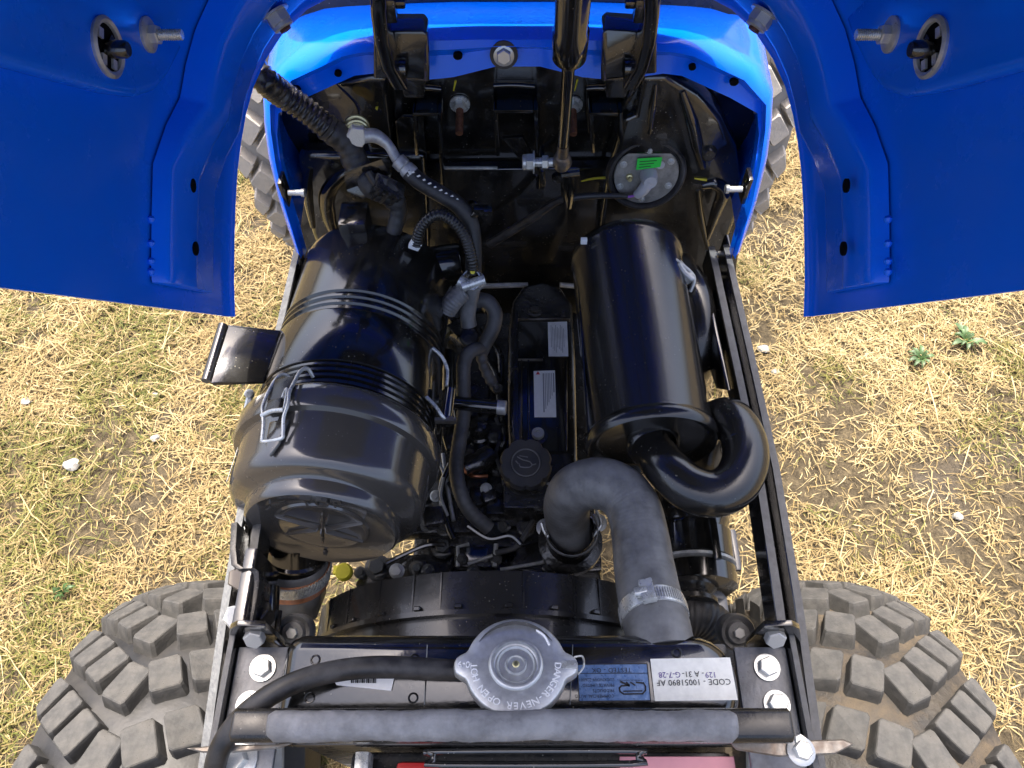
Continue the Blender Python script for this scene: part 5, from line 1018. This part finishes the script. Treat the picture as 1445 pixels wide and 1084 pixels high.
# cross plate in front, pointed at its ends, and hood latch slot below
b = MB(); zc = .982
b.prism([P(262, 1056, z=zc), P(300, 1052, z=zc), P(392, 1050, z=zc), P(420, 1036, z=zc), P(1030, 1036, z=zc), P(1050, 1048, z=zc), P(1190, 1043, z=zc), P(1206, 1050, z=zc), P(1180, 1064, z=zc), P(1100, 1068, z=zc), P(1040, 1058, z=zc), P(1030, 1046, z=zc), P(420, 1046, z=zc), P(392, 1056, z=zc), P(330, 1062, z=zc), P(285, 1062, z=zc)], (0, 0, -.003)); cpz = b.build('cross_plate', 'bare_steel', T, bevel=.0008, bseg=1, label='thin grey cross plate below the foam seal')
bolt(P(1130, 1060, z=zc + .001), (0, 0, 1), .0058, cpz, 'zinc', 'bolt', 'flange'); bolt(P(1128, 1046, z=zc + .001), (0, 0, 1), .004, cpz, 'zinc', 'bolt', 'hex')
bolt(P(333, 1072, z=.955), (0, 0, 1), .0095, cpz, 'zinc', 'bolt', 'flange')
b = MB(); b.box(P(332, 1086, z=.94), (.028, .03, .01)); b.build('latch_foot', 'zinc_dull', cpz, bevel=.002)
pts = [P(u, v, z=.952) for u, v in ((612, 1064), (620, 1060), (890, 1059), (900, 1063), (900, 1070), (890, 1078), (622, 1079), (612, 1074), (612, 1064))]
b = MB(); b.tube(pts, .0022, seg=10, spl=3); b.build('latch_loop', 'gloss_black', cpz, smooth=70)
# battery in front of the radiator: case, coloured top, terminals
b = MB(); b.box((.02, -.023, .845), (.26, .15, .17)); bat = b.build('battery', 'plastic_black', T, bevel=.004, label='black battery with pink top label ahead of the radiator')
b = MB(); b.box((.112, -.021, .9315), (.078, .140, .002)); b.build('top_label', 'pink_card', bat, bevel=.0004, bseg=1)
b = MB(); b.box((.138, -.012, .9335), (.026, .09, .002)); b.build('white_panel', 'label_white', bat, bevel=.0004, bseg=1)
b = MB(); b.box((-.062, .030, .938), (.030, .03, .014)); b.build('terminal_cover', 'red_plastic', bat, bevel=.004)
b = MB(); b.lathe([(0, 0), (.009, 0), (.008, .016), (0, .016)], (-.108, .030, .930), (0, 0, 1), 18); b.build('terminal_post', 'zinc_dull', bat)
b = MB(); b.box((-.098, .040, .945), (.009, .02, .02)); b.build('hold_down_stud', 'zinc', bat, bevel=.001)

# small castings, clips and wires between the air cleaner and the valve cover
for u, v, z, sx, sy, sz, a in ((640, 625, .80, .020, .016, .02, .3), (700, 615, .795, .016, .022, .02, -.2), (690, 580, .79, .022, .014, .015, .1), (646, 690, .79, .018, .020, .02, .5), (702, 720, .79, .024, .016, .02, 0), (690, 700, .80, .014, .012, .014, .4), (612, 730, .80, .02, .018, .014, .2), (668, 560, .78, .02, .02, .02, .6), (640, 560, .78, .016, .02, .02, .1), (694, 545, .78, .014, .014, .016, .3)):
    b = MB(); b.box(P(u, v, z=z), (sx, sy, sz), rot=Matrix.Rotation(a, 3, 'Z') @ Matrix.Rotation(a * .5, 3, 'X')); b.build('casting_lug', EM, eng, bevel=.0025)
for pts, r, m in (([(618, 650), (626, 670), (622, 700), (632, 728)], .0016, 'zinc_dull'), ([(640, 545), (648, 560), (646, 590), (652, 612)], .0025, 'rubber_mid'), ([(700, 590), (706, 620), (700, 640), (708, 668)], .0022, 'rubber_mid'), ([(660, 742), (690, 760), (720, 756), (736, 768)], .0026, 'gloss_black'), ([(545, 795), (565, 785), (600, 770), (628, 768)], .0024, 'gloss_black'), ([(700, 780), (728, 772), (744, 750), (752, 735)], .0028, 'rubber_mid')):
    b = MB(); b.tube([P(u, v, z=.805 + .004 * math.sin(v)) for u, v in pts], r, seg=8, spl=6); b.build('engine_wire', m, eng)
for u, v, z, r in ((645, 672, .805, .0045), (686, 690, .806, .004), (660, 580, .80, .0042), (697, 618, .805, .004), (615, 700, .80, .004), (712, 742, .80, .0045), (730, 728, .80, .004), (560, 806, .782, .005), (604, 806, .782, .0045), (668, 805, .79, .004)): bolt(P(u, v, z=z), (rnd.uniform(-.3, .3), -.3, 1), r, eng, 'zinc_dull' if rnd.random() < .35 else EM, 'bolt', 'flange')
